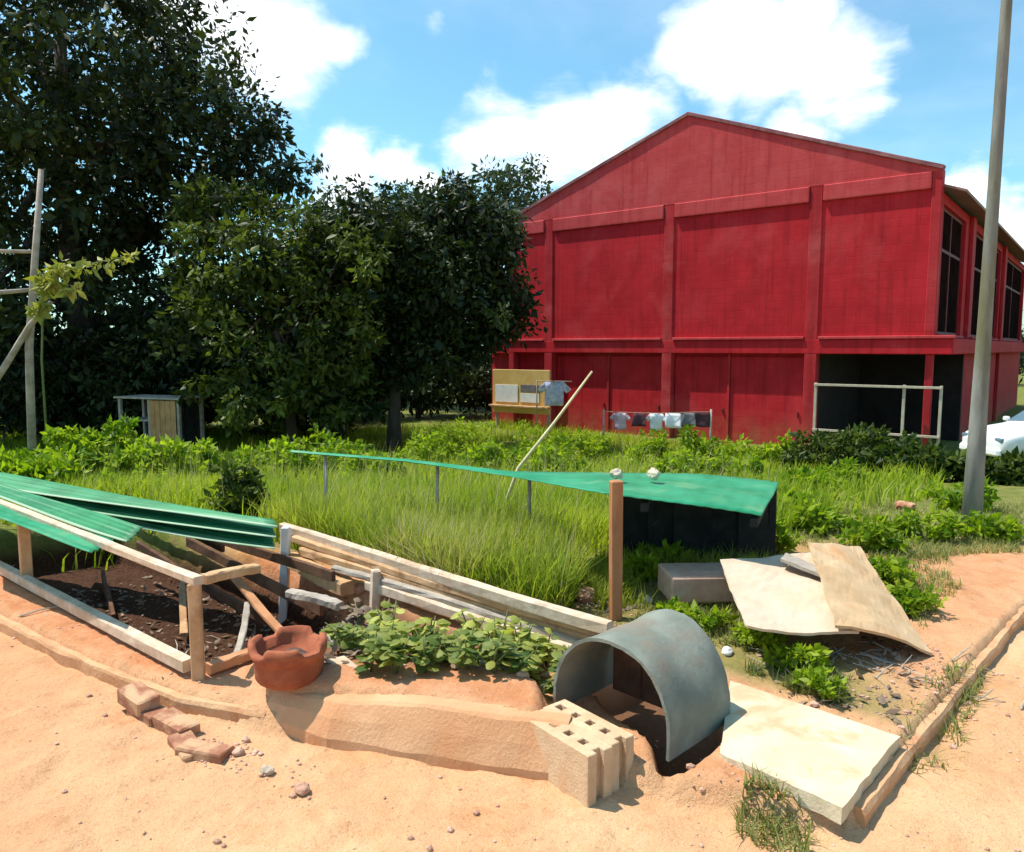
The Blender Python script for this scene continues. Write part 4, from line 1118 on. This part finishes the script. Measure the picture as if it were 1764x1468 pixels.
def corrugated(name, label, corners, m, n_wave, amp, seed, group=None, sag=.0, thick=.004):
    """corners: near-right, near-left, far-left, far-right; the waves run along the near-right -> near-left side"""
    a, b, c, d = [Vector(p) for p in corners]
    org = (a + b + c + d) / 4
    nu, nv = 26, n_wave * 8
    r = random.Random(seed); v, f = [], []
    for i in range(nu + 1):
        u = i / nu
        e0, e1 = a.lerp(b, u), d.lerp(c, u)
        for j in range(nv + 1):
            t = j / nv
            p_ = e0.lerp(e1, t)
            z = amp * math.sin(2 * math.pi * n_wave * t) - sag * math.sin(math.pi * u) + .012 * math.sin(5 * u + 3 * t + seed)
            v.append(p_ + Vector((0, 0, z)) - org)
    for i in range(nu):
        for j in range(nv):
            k = i * (nv + 1) + j; f.append((k, k + nv + 1, k + nv + 2, k + 1))
    o = raw(name, v, f, m, smooth=True, loc=org)
    ra = np.random.default_rng(seed); tj = np.arange(nv + 1) / nv
    wear_light = np.clip(.95 * np.exp(-tj / .13) + .12 * np.sin(2 * np.pi * n_wave * tj) + .16 + .7 * vnoise(tj * 6 + seed, tj * 0 + 3.3), 0, 1)  # pale highlights painted on front edge and ridges, over random worn streaks
    vals = np.clip(wear_light[None] * (1 + .8 * vnoise(np.arange(nu + 1)[:, None] * .35 + seed * 7 + tj[None] * 0, tj[None] * 4 + np.zeros((nu + 1, 1)))), 0, 1)
    a_ = o.data.attributes.new('var', 'FLOAT', 'POINT'); a_.data.foreach_set('value', vals.astype(np.float32).ravel())
    md = o.modifiers.new('s', 'SOLIDIFY'); md.thickness = thick
    return tag(o, label, 'roofing sheet', group)


GS = 'green roofing sheets over the pit'
A = lambda px, py, z: at(px, py, z=z)
for lab, nr_, nl_, fl_, frr, mm, nw, am, sd in (
    ('topmost pale green sheet at the back of the bundle over the pit', (478, 912, .40), (-140, 815, .52), (-110, 796, .54), (470, 893, .425), 'green_pale', 4, .007, 1),
    ('second green sheet of the bundle, ending at the white stake', (476, 930, .335), (-130, 832, .46), (-115, 806, .48), (470, 906, .36), 'green_pale', 5, .007, 2),
    ('lowest green sheet of the bundle with a dark hollow beneath', (474, 947, .27), (60, 874, .36), (90, 840, .39), (468, 920, .30), 'green_pale', 5, .007, 3),
    ('pale-edged green sheet over the left part of the pit', (218, 932, .45), (-60, 838, .50), (-45, 814, .52), (246, 910, .475), 'green_pale', 5, .007, 4),
    ('broad bright green sheet sloping to the rail at the left edge', (158, 950, .50), (-60, 872, .555), (-50, 842, .54), (196, 934, .43), 'green_sheet', 3, .007, 5)):
    corrugated('roofing_sheet', lab, [A(*nr_), A(*nl_), A(*fl_), A(*frr)], M[mm], nw, am, sd, GS, sag=.012)
# stones holding the sheets down are omitted where the picture shows none

TS = [((1052, 1070, .275), (486, 903, .285), .06, .07, 'upper pale timber of the bed edge, ending at the rusty post', 11, 'wood_pale'),
      ((1030, 1090, .165), (520, 945, .175), .07, .06, 'middle brown timber of the bed edge', 12, 'wood_tan'),
      ((1008, 1112, .105), (632, 1002, .10), .06, .065, 'lowest whitish timber of the bed edge above the seedlings', 13, 'wood_pale'),
      ((1042, 1082, .215), (505, 925, .235), .05, .05, 'thin pinkish timber squeezed under the upper timber', 16, 'wood_tan'),
      ((1018, 1104, .13), (575, 975, .14), .045, .04, 'thin grey pole between the middle and lowest timbers', 17, 'wood_grey'),
      ((600, 1000, .09), (498, 955, .12), .11, .09, 'short broken tan timber at the left end of the bed edge', 14, 'wood_tan'),
      ((585, 1038, .05), (500, 1012, .07), .07, .05, 'greyish split timber lying by the pit under the bed edge', 15, 'wood_grey')]
for a, b, w, hh, lab, sd, mm in TS:
    p0, p1 = at(a[0], a[1], z=a[2]), at(b[0], b[1], z=b[2])
    o = from_bm('timber', beam_bm(p0 - p0, p1 - p0, w, hh, .009, 16, .01, sd), M[mm], loc=p0)
    tag(o, lab, 'timber', 'stacked timbers edging the bed')
PB = 'old boards dumped in the pit'
for i, (u0, v0, z0_, u1, v1, z1_, w_, mm) in enumerate(((.55, 1.22, .14, 2.6, 1.24, .20, .07, 'wood_lining'), (.5, 1.10, -.02, 2.4, 1.18, .08, .08, 'wood_lining'), (1.0, 1.0, -.18, 3.1, 1.1, -.05, .07, 'wood_lining'), (.45, .86, -.2, 1.5, 1.02, .02, .08, 'wood_post'),
                                                        (1.4, .62, -.3, 2.2, 1.05, -.16, .07, 'wood_tan'), (.6, .55, -.22, 1.15, .95, -.12, .06, 'wood_grey'), (2.0, 1.28, .10, 4.1, 1.3, .22, .08, 'wood_lining'), (2.2, .5, -.33, 3.3, .9, -.28, .09, 'wood_lining'))):
    p0, p1 = uv(u0, v0, z0_), uv(u1, v1, z1_)
    o = from_bm('board', beam_bm(p0 - p0, p1 - p0, .03 if mm == 'wood_lining' else w_ * .7, w_ if mm == 'wood_lining' else .03, .006, 10, .01, 70 + i), M[mm], loc=p0)
    tag(o, ('brown board just under the edge of the green sheets', 'brown board standing on edge at the back of the pit', 'brown board low at the back of the pit', 'reddish lath leaning at the back right of the pit', 'tan lath lying across the pit floor', 'grey lath near the right end of the pit', 'longest brown board, at the back left of the pit', 'brown board flat on the pit floor at the left')[i], 'board', PB)
# stakes that carry the timbers
for i, (px, py, zt, w, lab, mm) in enumerate(((487, 985, .33, .030, 'short white stake between the green sheets and the timbers', 'white'),
                                              (645, 1035, .20, .028, 'short pale stake leaning on the lowest timber', 'wood_pale'))):
    b_ = at(px, py, z=.0); g_ = gz(b_.x, b_.y); bm = bmesh.new(); add_box(bm, -w, w, -w, w, -.1, zt - g_, .006, .003)
    tag(from_bm('stake', bm, M[mm], loc=(b_.x, b_.y, g_), rot=(0, R(3), R(30 * i))), lab, 'stake')

# ------------------------------------------------------------------ low shelter with the green roof
sh = empty('low_shelter', (.62, 3.98, gz(.62, 3.98))); q = sh.location.copy()
tag(sh, 'low shelter with a flat green roof on a rusty post, black inside', 'shelter')
pb = at(1060, 1086, Y=4.42)
bm = bmesh.new(); add_box(bm, -.034, .034, -.03, .03, -.15, at(1060, 828, Y=4.42).z - q.z, .006, .002)
from_bm('post', bm, M['wood_post'], sh, loc=(pb.x - q.x, 4.42 - q.y, 0), rot=(0, R(-.6), R(14)))
# roof: long strip that widens to the right
fr_e = [at(500, 779, Y=6.33), at(700, 796, Y=6.05), at(880, 821, Y=5.45), at(1040, 848, Y=4.6), at(1180, 868, Y=4.62), at(1312, 887, Y=4.6)]
bk_e = [at(500, 776, Y=6.4), at(700, 791.5, Y=6.2), at(880, 810, Y=5.9), at(1040, 812, Y=5.85), at(1200, 818, Y=5.8), at(1342, 833, Y=5.7)]
v, f = [], []
N1, N2 = 208, 9
def poly_at(e, t):
    t *= len(e) - 1; i = min(int(t), len(e) - 2); return e[i].lerp(e[i + 1], t - i)
for i in range(N1 + 1):
    t = i / N1; a, b = poly_at(fr_e, t), poly_at(bk_e, t)
    for j in range(N2 + 1):
        s = j / N2; p_ = a.lerp(b, s); v.append(p_ + Vector((0, 0, .010 * math.sin(t * 9) * t + .006 * math.sin(s * 9 + t * 5) + .0012 * math.sin(2 * math.pi * 26 * t) * min(1, t * 2) - .02 * math.sin(math.pi * s) * max(0, t - .5))) - q)
for i in range(N1):
    for j in range(N2): k_ = i * (N2 + 1) + j; f.append((k_, k_ + N2 + 1, k_ + N2 + 2, k_ + 1))
o = raw('roof_sheet', v, f, M['green_sheet'], sh, smooth=True); md = o.modifiers.new('s', 'SOLIDIFY'); md.thickness = .006; md.offset = -1
# purlins and posts below it
for t, w in ((.70, .05), (.98, .05)):
    a, b = poly_at(fr_e, t), poly_at(bk_e, t)
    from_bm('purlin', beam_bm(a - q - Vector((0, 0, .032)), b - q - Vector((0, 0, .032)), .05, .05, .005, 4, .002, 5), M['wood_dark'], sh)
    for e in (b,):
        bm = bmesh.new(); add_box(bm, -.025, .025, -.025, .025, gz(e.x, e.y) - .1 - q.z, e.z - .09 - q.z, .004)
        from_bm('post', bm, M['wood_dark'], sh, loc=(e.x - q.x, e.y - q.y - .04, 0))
# added near-black boards stand in for the shade under the roof
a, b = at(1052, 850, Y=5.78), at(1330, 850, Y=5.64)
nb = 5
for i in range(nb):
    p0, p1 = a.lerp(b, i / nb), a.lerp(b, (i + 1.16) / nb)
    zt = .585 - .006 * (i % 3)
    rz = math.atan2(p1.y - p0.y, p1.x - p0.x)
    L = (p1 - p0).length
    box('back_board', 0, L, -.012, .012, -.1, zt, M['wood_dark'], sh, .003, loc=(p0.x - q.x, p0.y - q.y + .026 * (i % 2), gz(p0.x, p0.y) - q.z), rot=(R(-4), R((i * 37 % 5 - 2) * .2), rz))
for t in (.06, .26, .44):
    e = poly_at(fr_e, t).lerp(poly_at(bk_e, t), .5)
    tube('stake', [(e.x - q.x, e.y - q.y, gz(e.x, e.y) - .1 - q.z), (e.x - q.x + .01, e.y - q.y, e.z - .012 - q.z)], [.016, .014], M['wood_grey'], sh, 7)


def stone(name, c, s, m, seed, label, group=None, flat=.7, sink=.25, cat='stone', rz=None):
    r = random.Random(seed); bm = bmesh.new(); bmesh.ops.create_icosphere(bm, subdivisions=3, radius=1.0)
    off = Vector((r.uniform(0, 50), r.uniform(0, 50), r.uniform(0, 50)))
    for v in bm.verts:
        d = 1 + .34 * mnoise.noise(v.co * 1.2 + off) + .14 * mnoise.noise(v.co * 2.9 + off)
        v.co = Vector((v.co.x * s, v.co.y * s * r.uniform(.98, 1.02) * .8, v.co.z * s * flat)) * d
    z = c[2] + s * flat * (1 - sink * 2)
    o = from_bm(name, bm, m, loc=(c[0], c[1], z), rot=(0, 0, r.uniform(0, 6) if rz is None else rz))
    return tag(o, label, cat, group)


def roof_z(px, py, Y): return at(px, py, Y=Y)
c = roof_z(1062, 824, 5.2); stone('stone', c, .050, M['stone'], 1, 'pale stone on the green roof right above the rusty post', 'stones weighing down the green roof', .75, .1)
c = roof_z(1126, 824, 5.3); stone('stone', c, .052, M['stone'], 2, 'pale stone on the green roof, right of the post', 'stones weighing down the green roof', .75, .1)

# ------------------------------------------------------------------ clay stove
_b = at(480, 1182, z=.13); sx, sy = _b.x, _b.y + .16
sz = gz(sx, sy)
st = empty('clay_stove', (sx, sy, sz - .02), R(20)); st.scale = (.90, .90, .84); tag(st, 'red clay cooking stove with a notched rim on the sandy bank', 'stove')
def notch(a, r_, z):
    lump = 1 + .02 * math.sin(3 * a + z * 20) + .012 * math.sin(7 * a)
    if z > .185:
        g_ = abs(((a * 4 / (2 * math.pi) + .15) % 1) - .5) * 2
        z = .185 + (z - .185) * float(sst(np.array(g_), .30, .42))
    return r_ * lump, z
lathe('body', [(.0, 0), (.140, 0), (.165, .02), (.172, .08), (.168, .125), (.180, .14), (.192, .165), (.194, .19), (.190, .222), (.165, .226), (.155, .19), (.14, .14), (.08, .10), (0, .10)], M['clay'], st, 72, notch)
lathe('ash_bed', [(0, .120), (.06, .128), (.132, .118), (.132, .10), (0, .10)], M['ash'], st, 24, lambda a, r_, z: (r_, z + .006 * math.sin(5 * a + r_ * 60)))

# ------------------------------------------------------------------ seedlings
def plant(i, x, y, h_, spread, lab, group, m=L_BED, vmean=.6, nl=26, size=.085):
    root = empty('leafy_seedling', (x, y, gz(x, y))); r = np.random.default_rng(400 + i)
    bm = bmesh.new(); C, A_, N_, L_, W_2 = [], [], [], [], []
    for s in range(5):
        a = r.uniform(0, 6.28); hh = h_ * r.uniform(.6, 1.0)
        tip = Vector((math.cos(a) * spread * r.uniform(.3, 1), math.sin(a) * spread * r.uniform(.3, 1), hh))
        tube_bm(bm, [(0, 0, -.02), (tip.x * .4, tip.y * .4, hh * .55), tip], [.006, .005, .003], 5)
        for j in range(nl // 5 + 2):
            t = r.uniform(.35, 1.0); b_ = tip * t; b_.x *= .8; b_.y *= .8
            aa = r.uniform(0, 6.28); d = np.array([math.cos(aa), math.sin(aa), r.uniform(-.25, .5)]); d /= np.linalg.norm(d)
            C.append(np.array(b_) + d * .01); A_.append(d)
            sd = np.cross(d, np.array([r.normal(0, .35), r.normal(0, .35), 1.0])); N_.append(sd / np.linalg.norm(sd))
            L_.append(size * r.uniform(.6, 1.35)); W_2.append(L_[-1] * r.uniform(.6, .85))
    from_bm('stem', bm, M['stem'], root, smooth=True)
    C, A_, N_, L_, W_2 = map(np.array, (C, A_, N_, L_, W_2))
    # rounded blades: six-point outline with a fold along the midrib
    n = len(C); up = np.cross(A_, N_); prof = [(0, 0), (.22, .36), (.55, .5), (.85, .25), (1, 0)]
    v, f = [], []
    var = np.clip(r.normal(vmean, .2, n), 0, 1); vv = []
    for k in range(n):
        b0_ = len(v)
        cen = [C[k] + A_[k] * L_[k] * t - np.array([0, 0, .25]) * L_[k] * t * t for t, _ in prof]
        v += cen
        for s in (1, -1):
            v += [cen[j] + N_[k] * s * W_2[k] * prof[j][1] + up[k] * W_2[k] * .12 for j in (1, 2, 3)]
        for s, o_ in ((0, 5), (1, 8)):
            q_ = [(0, o_, 1), (1, o_, o_ + 1, 2), (2, o_ + 1, o_ + 2, 3), (3, o_ + 2, 4)]
            f += [tuple(b0_ + t for t in (w_ if s == 0 else w_[::-1])) for w_ in q_]
        vv += [var[k]] * 11
    o = raw('foliage', v, f, m, root, smooth=True)
    a_ = o.data.attributes.new('var', 'FLOAT', 'POINT'); a_.data.foreach_set('value', np.array(vv, np.float32))
    tag(root, lab, 'plant', group)


GP = 'leafy seedlings in the bed'
spots = []
pr = random.Random(9)
for row, (pya, pyb) in enumerate(((1188, 1196), (1160, 1168), (1135, 1142), (1112, 1118))):
    for kx in range(7):
        px = 640 + kx * 52 + (row % 2) * 24 + pr.uniform(-12, 12)
        if row == 3 and px > 900: continue
        if px > 985: continue
        p_ = at(px, pr.uniform(pya, pyb), z=.02); spots.append((p_.x, p_.y, row, kx, px))
for i, (x, y, row, kx, px) in enumerate(spots):
    lab = ['broad-leaved seedling in the front row beside the sandy bank', 'broad-leaved seedling in the second row of the bed', 'yellow-green seedling in the third row of the bed', 'yellow-green seedling in the back row under the lowest timber'][row]
    lab = ('first', 'second', 'third', 'fourth', 'fifth', 'sixth', 'seventh')[kx] + ' ' + lab.replace('seedling in', 'seedling from the left in')
    plant(i, x, y, .17 + .02 * row + pr.uniform(-.03, .04), .10, lab, GP, vmean=(.25, .5, .7, .78)[row], size=.062, nl=38)
for i, (px, py, lab) in enumerate(((585, 1120, 'straggly grey-green plant behind the clay stove'), (620, 1085, 'straggly plant under the left end of the lowest timber'), (600, 1150, 'low straggly plant right of the clay stove'))):
    p_ = at(px, py, z=.02); plant(60 + i, p_.x, p_.y, .17, .12, lab, 'straggly plants near the stove', L_DRY if i == 1 else L_BED, .35, 30, .06)

# ------------------------------------------------------------------ hollow blocks
_b = at(1012, 1390, z=-.075); bx0, by0 = _b.x, _b.y; bdir = math.atan2(.80, -.60)
Lb, Wb, Hb = .40, .125, .205
xs_ = [0, .028, .078, .112, .162, .196, .246, .280, .330, .375, Lb]
ys_ = [0, .030, .044, .081, .095, Wb]
for i, lab in enumerate(('left hollow block with slotted end, closing the low earth wall', 'right hollow block with slotted end next to the pipe mouth')):
    i = i if i < 2 else -1
    off = Vector((.80, .60, 0)) * ((Wb + .012) * (i + 1) - .01)
    loc = Vector((bx0, by0, 0)) + off + Vector((.6, -.8, 0)) * {0: .0, 1: -.02, -1: -.30}[i]
    z = -.09 + (.024 if i < 0 else 0)
    void = {(k, j) for k in (2, 4, 6, 8) for j in (2,)} | {(k, j) for k in (2, 6) for j in (1, 2, 3) if False}
    void |= {(0, 2)}
    o = cellsolid('hollow_block', xs_, ys_, void, 0, Hb - .004 * i, M['block'])
    o.location = (loc.x, loc.y, z); o.rotation_euler = (R(.6 - i), R(.5), bdir + R(i * 1.5))
    bm = bmesh.new(); bm.from_mesh(o.data)
    bmesh.ops.bevel(bm, geom=[e for e in bm.edges if len(e.link_faces) == 2 and e.calc_face_angle(0) > .5], offset=.003, segments=1, affect='EDGES')
    bm.to_mesh(o.data); bm.free()
    tag(o, lab, 'concrete block', 'hollow blocks at the end of the bank')

def sweep(name, pts, sect, m, seed, wob, hfun=lambda t: 1.0, parent=None, step=.05, jit=.004):
    """sect: closed (offset to the left of the path, z) profile swept along a polyline on the ground"""
    P_ = [Vector((x, y, 0)) for x, y in pts]; path = []
    for a, b in zip(P_, P_[1:]):
        n_ = max(2, int((b - a).length / step)); path += [a.lerp(b, k / n_) for k in range(n_)]
    path.append(P_[-1]); n_ = len(path); r = random.Random(seed); org = path[0].copy(); v, f = [], []
    for i, p_ in enumerate(path):
        d = (path[min(i + 1, n_ - 1)] - path[max(i - 1, 0)]).normalized(); side = Vector((-d.y, d.x, 0)); h_ = hfun(i / (n_ - 1))
        w_ = wob * mnoise.noise(Vector((i * step * 3.1, seed, 0)))
        for k, (o_, z_) in enumerate(sect):
            q_ = mnoise.noise(Vector((i * step * 7, k * 1.7, seed * 3.3))) * jit * 2
            v.append(p_ + side * (o_ + w_ + q_) + Vector((0, 0, (z_ if z_ < 0 else z_ * h_) + w_ * .4 + q_ * .7)) - org)
    m_ = len(sect)
    for i in range(n_ - 1):
        for k in range(m_): f.append((i * m_ + k, i * m_ + (k + 1) % m_, (i + 1) * m_ + (k + 1) % m_, (i + 1) * m_ + k))
    f.append(tuple(range(m_))); f.append(tuple(range((n_ - 1) * m_, n_ * m_)))
    o = raw(name, v, f, m, parent, loc=org)
    bm = bmesh.new(); bm.from_mesh(o.data); bmesh.ops.recalc_face_normals(bm, faces=bm.faces); bm.to_mesh(o.data); bm.free()
    return o


tag(sweep('earth_wall', [WA, (-.79, 3.105), (-.2, 2.925), (.08, 2.855), (.205, 2.825)], [(.0, -.16), (.004, -.05), (.040, .035), (.078, .108), (.092, .120), (.165, .122), (.17, -.14)], M['plaster'], 4, .006, lambda t: .40 + .60 * min(1, t * 1.8), step=.03), 'low smooth earth wall sloping along the front of the bed', 'wall')
KS = [(-.026, -.16), (-.025, -.042), (-.016, -.026), (.014, -.024), (.024, -.034), (.026, -.16)]


def kerb(label, pts, seed):
    return tag(sweep('kerb', pts, KS, M['kerb'], seed, .010, jit=.004), label, 'kerb')


kerb('low earthy kerb along the path left of the sunken bed', [(-4.72, 5.80), (-3.02, 4.46), (-2.21, 3.86), (-1.56, 3.46), (-1.10, 3.30)], 5)
kerb('thin kerb along the sandy path at the right', [(1.23, 2.58), (2.18, 3.59), (3.09, 4.55), (4.7, 6.16)], 9)
# ------------------------------------------------------------------ arched pipe cover
def build_pipe():
    m_ = Vector((.71, -.705, 0)); ax = Vector((.705, .71, 0)); c0 = Vector((.400, 3.055, 0))
    z0 = -.005
    Rr, leg, L, th = .30, .10, .47, .015
    na, nl = 36, 10
    v, f = [], []
    def sect(r_, k):
        t = k / na
        if t < .12: return (-r_, (leg) * t / .12)
        if t > .88: return (r_, leg * (1 - t) / .12)
        a = math.pi * (1 - (t - .12) / .76)
        return (r_ * math.cos(a), leg + r_ * 1.04 * math.sin(a))
    r = random.Random(3)
    for i in range(nl + 1):
        l = L * i / nl
        for lay, rr in ((0, Rr), (1, Rr - th)):
            for k in range(na + 1):
                x, z = sect(rr * (1 + .012 * math.sin(i * .8 + k * .3)), k)
                chip = 0
                if i in (0, nl): chip = .010 * mnoise.noise(Vector((k * .55, lay * 3.0, i * 1.0)))
                sg = mnoise.noise(Vector((k * .13, i * .22, 5.0))) * .028
                v.append(m_ * (x * (1 + sg)) + ax * (l + chip) + Vector((0, 0, z * (1 + sg * .9) - .018 * math.sin(math.pi * i / nl) * max(0, z - .1) * 3)))
    W2 = 2 * (na + 1)
    idx = lambda i, lay, k: i * W2 + lay * (na + 1) + k
    for i in range(nl):
        for k in range(na):
            f.append((idx(i, 0, k), idx(i, 0, k + 1), idx(i + 1, 0, k + 1), idx(i + 1, 0, k)))
            f.append((idx(i, 1, k), idx(i + 1, 1, k), idx(i + 1, 1, k + 1), idx(i, 1, k + 1)))
        for k in (0, na): f.append((idx(i, 0, k), idx(i + 1, 0, k), idx(i + 1, 1, k), idx(i, 1, k)))
    for i in (0, nl):
        for k in range(na): f.append((idx(i, 0, k), idx(i, 1, k), idx(i, 1, k + 1), idx(i, 0, k + 1)))
    o = raw('half_pipe', v, f, M['pipe'], smooth=True, loc=(c0.x, c0.y, z0))
    bm = bmesh.new(); bm.from_mesh(o.data); bmesh.ops.recalc_face_normals(bm, faces=bm.faces)
    for e in bm.edges:
        if len(e.link_faces) == 2 and e.calc_face_angle(0) > .8: e.smooth = False
    bm.to_mesh(o.data); bm.free()
    tag(o, 'grey arched half pipe lying open over the end of the bed', 'pipe')
    # board closing the far end
    c1 = c0 + ax * (L - .10)
    bm = bmesh.new()
    for k in range(3):
        x0 = -.25 + .168 * k
        add_box(bm, x0, x0 + .16, -.012 - .003 * k, .012, .0, .30 - .02 * abs(k - 1), .004) if False else None
    bm.free()
    pr_ = empty('plank_stop', (c1.x, c1.y, z0), math.atan2(m_.y, m_.x))
    for k in range(3):
        x0 = -.25 + .168 * k
        box('plank', x0, x0 + .16, -.012 - .003 * k, .012, .0, (.27, .33, .26)[k], M['wood_lining'], pr_, .004)
    tag(pr_, 'brown planks standing inside the grey half pipe', 'planks')


build_pipe()

# ------------------------------------------------------------------ slabs, boards, bricks, stones
def slab(name, pts, th, m, label, cat, warp=0.0, seed=0, n=10, group=None, bev=.006):
    """pts: top corners in order; a solid sheet with thickness, uneven edge and optional warp"""
    P_ = [Vector(p) for p in pts]; org = sum(P_, Vector()) / 4
    r = random.Random(seed); v, f = [], []
    for lay in (0, 1):
        for i in range(n + 1):
            for j in range(n + 1):
                s, t = i / n, j / n
                p_ = P_[0].lerp(P_[1], s).lerp(P_[3].lerp(P_[2], s), t)
                edge = (i in (0, n)) or (j in (0, n))
                z = warp * (math.sin(math.pi * s) * .6 * math.sin(2.2 * t + seed) + .4 * math.cos(3 * s + seed) * math.sin(math.pi * t))
                z += warp * .55 * mnoise.noise(p_ * 3.1 + Vector((seed, 0, 0))) + warp * .25 * mnoise.noise(p_ * 8.0)
                if edge: p_ = p_ + Vector((r.uniform(-1, 1), r.uniform(-1, 1), 0)) * bev * .6
                v.append(p_ - org + Vector((0, 0, z - (th if lay else 0))))
    K_ = (n + 1) ** 2
    for i in range(n):
        for j in range(n):
            k = i * (n + 1) + j
            f.append((k, k + n + 1, k + n + 2, k + 1)); f.append((K_ + k, K_ + k + 1, K_ + k + n + 2, K_ + k + n + 1))
    for i in range(n):
        for a, b in ((i, i + 1), (n * (n + 1) + i, n * (n + 1) + i + 1), (i * (n + 1), (i + 1) * (n + 1)), (i * (n + 1) + n, (i + 1) * (n + 1) + n)):
            f.append((a, b, K_ + b, K_ + a))
    o = raw(name, v, f, m, loc=org)
    bm = bmesh.new(); bm.from_mesh(o.data); bmesh.ops.recalc_face_normals(bm, faces=bm.faces); bm.to_mesh(o.data); bm.free()
    return tag(o, label, cat, group)


slab('concrete_slab', [A(1240, 1298, .022), A(1450, 1392, .022), A(1550, 1268, .030), A(1258, 1172, .036)], .06, M['slab'], 'cream concrete slab lying on the sand right of the pipe', 'slab', .004, 2, 14, bev=.006)
slab('plywood_sheet', [A(1288, 1078, .27), A(1480, 1088, .185), A(1445, 948, .25), A(1240, 965, .33)], .014, M['board_white'], 'big whitewashed sheet propped up behind the weeds', 'sheet', .035, 4, 14)
slab('plywood_sheet', [A(1440, 1076, .255), A(1606, 1122, .03), A(1482, 940, .25), A(1392, 934, .36)], .014, M['board_tan'], 'tan warped sheet leaning down to the sandy path', 'sheet', .045, 1, 14)
slab('plank', [A(1345, 962, .34), A(1420, 992, .29), A(1430, 984, .29), A(1355, 952, .34)], .02, M['wood_grey'], 'narrow grey plank on the top edge of the white sheet', 'plank', .004, 3, 4)
# props under the sheets
for i, (px, py, s_, lab) in enumerate(((1330, 1030, .19, 'brick propping the left side of the white sheet'), (1480, 1000, .13, 'brick propping the tan sheet from below'))):
    c = at(px, py, z=.06); g_ = gz(c.x, c.y)
    tag(box('brick', -.11, .11, -.05, .05, -.01, s_, M['brick'], None, .006, .002, loc=(c.x, c.y, g_), rot=(0, 0, .5 * i)), lab, 'brick')
c = at(1215, 1046, z=.02)
tag(box('cement_block', -.22, .22, -.02, .30, 0, .17, M['brick_pink'], None, .012, .003, loc=(c.x, c.y, gz(c.x, c.y) + .03), rot=(0, 0, R(4))), 'pinkish brown block between the green roof and the white sheet', 'block')
for i, (px, py) in enumerate(((1180, 1050), (1255, 1052))):
    c2 = at(px, py + 4, z=.0); tag(box('brick', -.05, .05, .02, .22, -.03, .028, M['brick'], None, .005, .002, loc=(c2.x, c2.y + .02, gz(c2.x, c2.y)), rot=(0, 0, .1)), ('brick under the left end of the pinkish block', 'brick under the right end of the pinkish block')[i], 'brick')

G_BR = 'loose bricks along the path edge'
for i, (px, py, rz, zz, lab) in enumerate(((256, 1240, -38, 0, 'brick at the back of the loose pile by the corner post'), (304, 1262, -36, 0, 'brick in the middle of the pile with a dark end'), (240, 1232, -40, .055, 'brick lying on top of the loose pile'),
                                          (352, 1306, -14, 0, 'reddish brick lowest on the path edge, front of the pile'), (322, 1296, -50, 0, 'half-buried brick just behind the front brick'))):
    c = at(px, py - 12, z=-.07); g_ = gz(c.x, c.y)
    tag(box('brick', -.11, .11, -.052, .052, -.03, .048, M['brick'], None, .007, .003, loc=(c.x, c.y, g_ + zz - (.02 if i == 4 else 0)), rot=(R(3 * (i % 3 - 1)), R(2), R(rz))), lab, 'brick', G_BR)
c = at(590, 1168, z=.03)
tag(from_bm('timber', beam_bm((0, 0, .07), tuple(at(655, 1190, z=.10) - c + Vector((0, 0, -.04))), .10, .06, .008, 6, .004, 31), M['wood_pale'], loc=(c.x - .03, c.y, c.z + .03)), 'short pale timber offcut right of the clay stove', 'timber')
STN = [(410, 1275, .026, 'stone_pink', 'small pinkish stone on the sand above the front brick'), (458, 1302, .03, 'stone', 'pale stone on the sandy edge, middle of three'), (520, 1335, .032, 'stone_pink', 'pinkish flat stone at the foot of the earth wall'),
       (1012, 1040, .085, 'stone_pink', 'largest pinkish rock at the left foot of the rusty post'), (1040, 1050, .05, 'stone_pink', 'pinkish rock touching the foot of the rusty post'), (972, 1035, .05, 'stone_pink', 'small tan rock left of the big pink rock'),
       (1115, 1048, .04, 'stone', 'whitish stone behind the top of the pipe'), (1252, 1140, .035, 'white', 'bright white stone at the right shoulder of the pipe'),
       (1220, 965, .06, 'stone_grey', 'grey rock under the front of the green roof'), (1270, 945, .05, 'stone_grey', 'grey rock right under the shelter by the white sheet'), (1180, 962, .05, 'stone_grey', 'dark grey rock left under the shelter'),
       (900, 1212, .03, 'stone_pink', 'pink pebble lump behind the left hollow block'), (560, 1050, .06, 'stone_grey', 'grey rock under the bed edge by the pit'), (530, 1030, .05, 'stone', 'pale rock beside the grey rock at the pit'),
       (385, 1120, .05, 'stone_pink', 'sandy lump of earth inside the pit by the post'), (350, 1135, .045, 'stone_pink', 'earth clod next to the foot of the corner post'), (620, 1020, .05, 'stone_pink', 'reddish rock at the left end of the lowest timber'),
       (1560, 880, .10, 'brick', 'reddish earth lump in the grass left of the pole')]
for i, (px, py, s_, mm, lab) in enumerate(STN):
    c = at(px, py, z=-.02 if py > 900 else -.1); stone('stone', (c.x, c.y, gz(c.x, c.y)), s_, M[mm], 500 + i, lab)
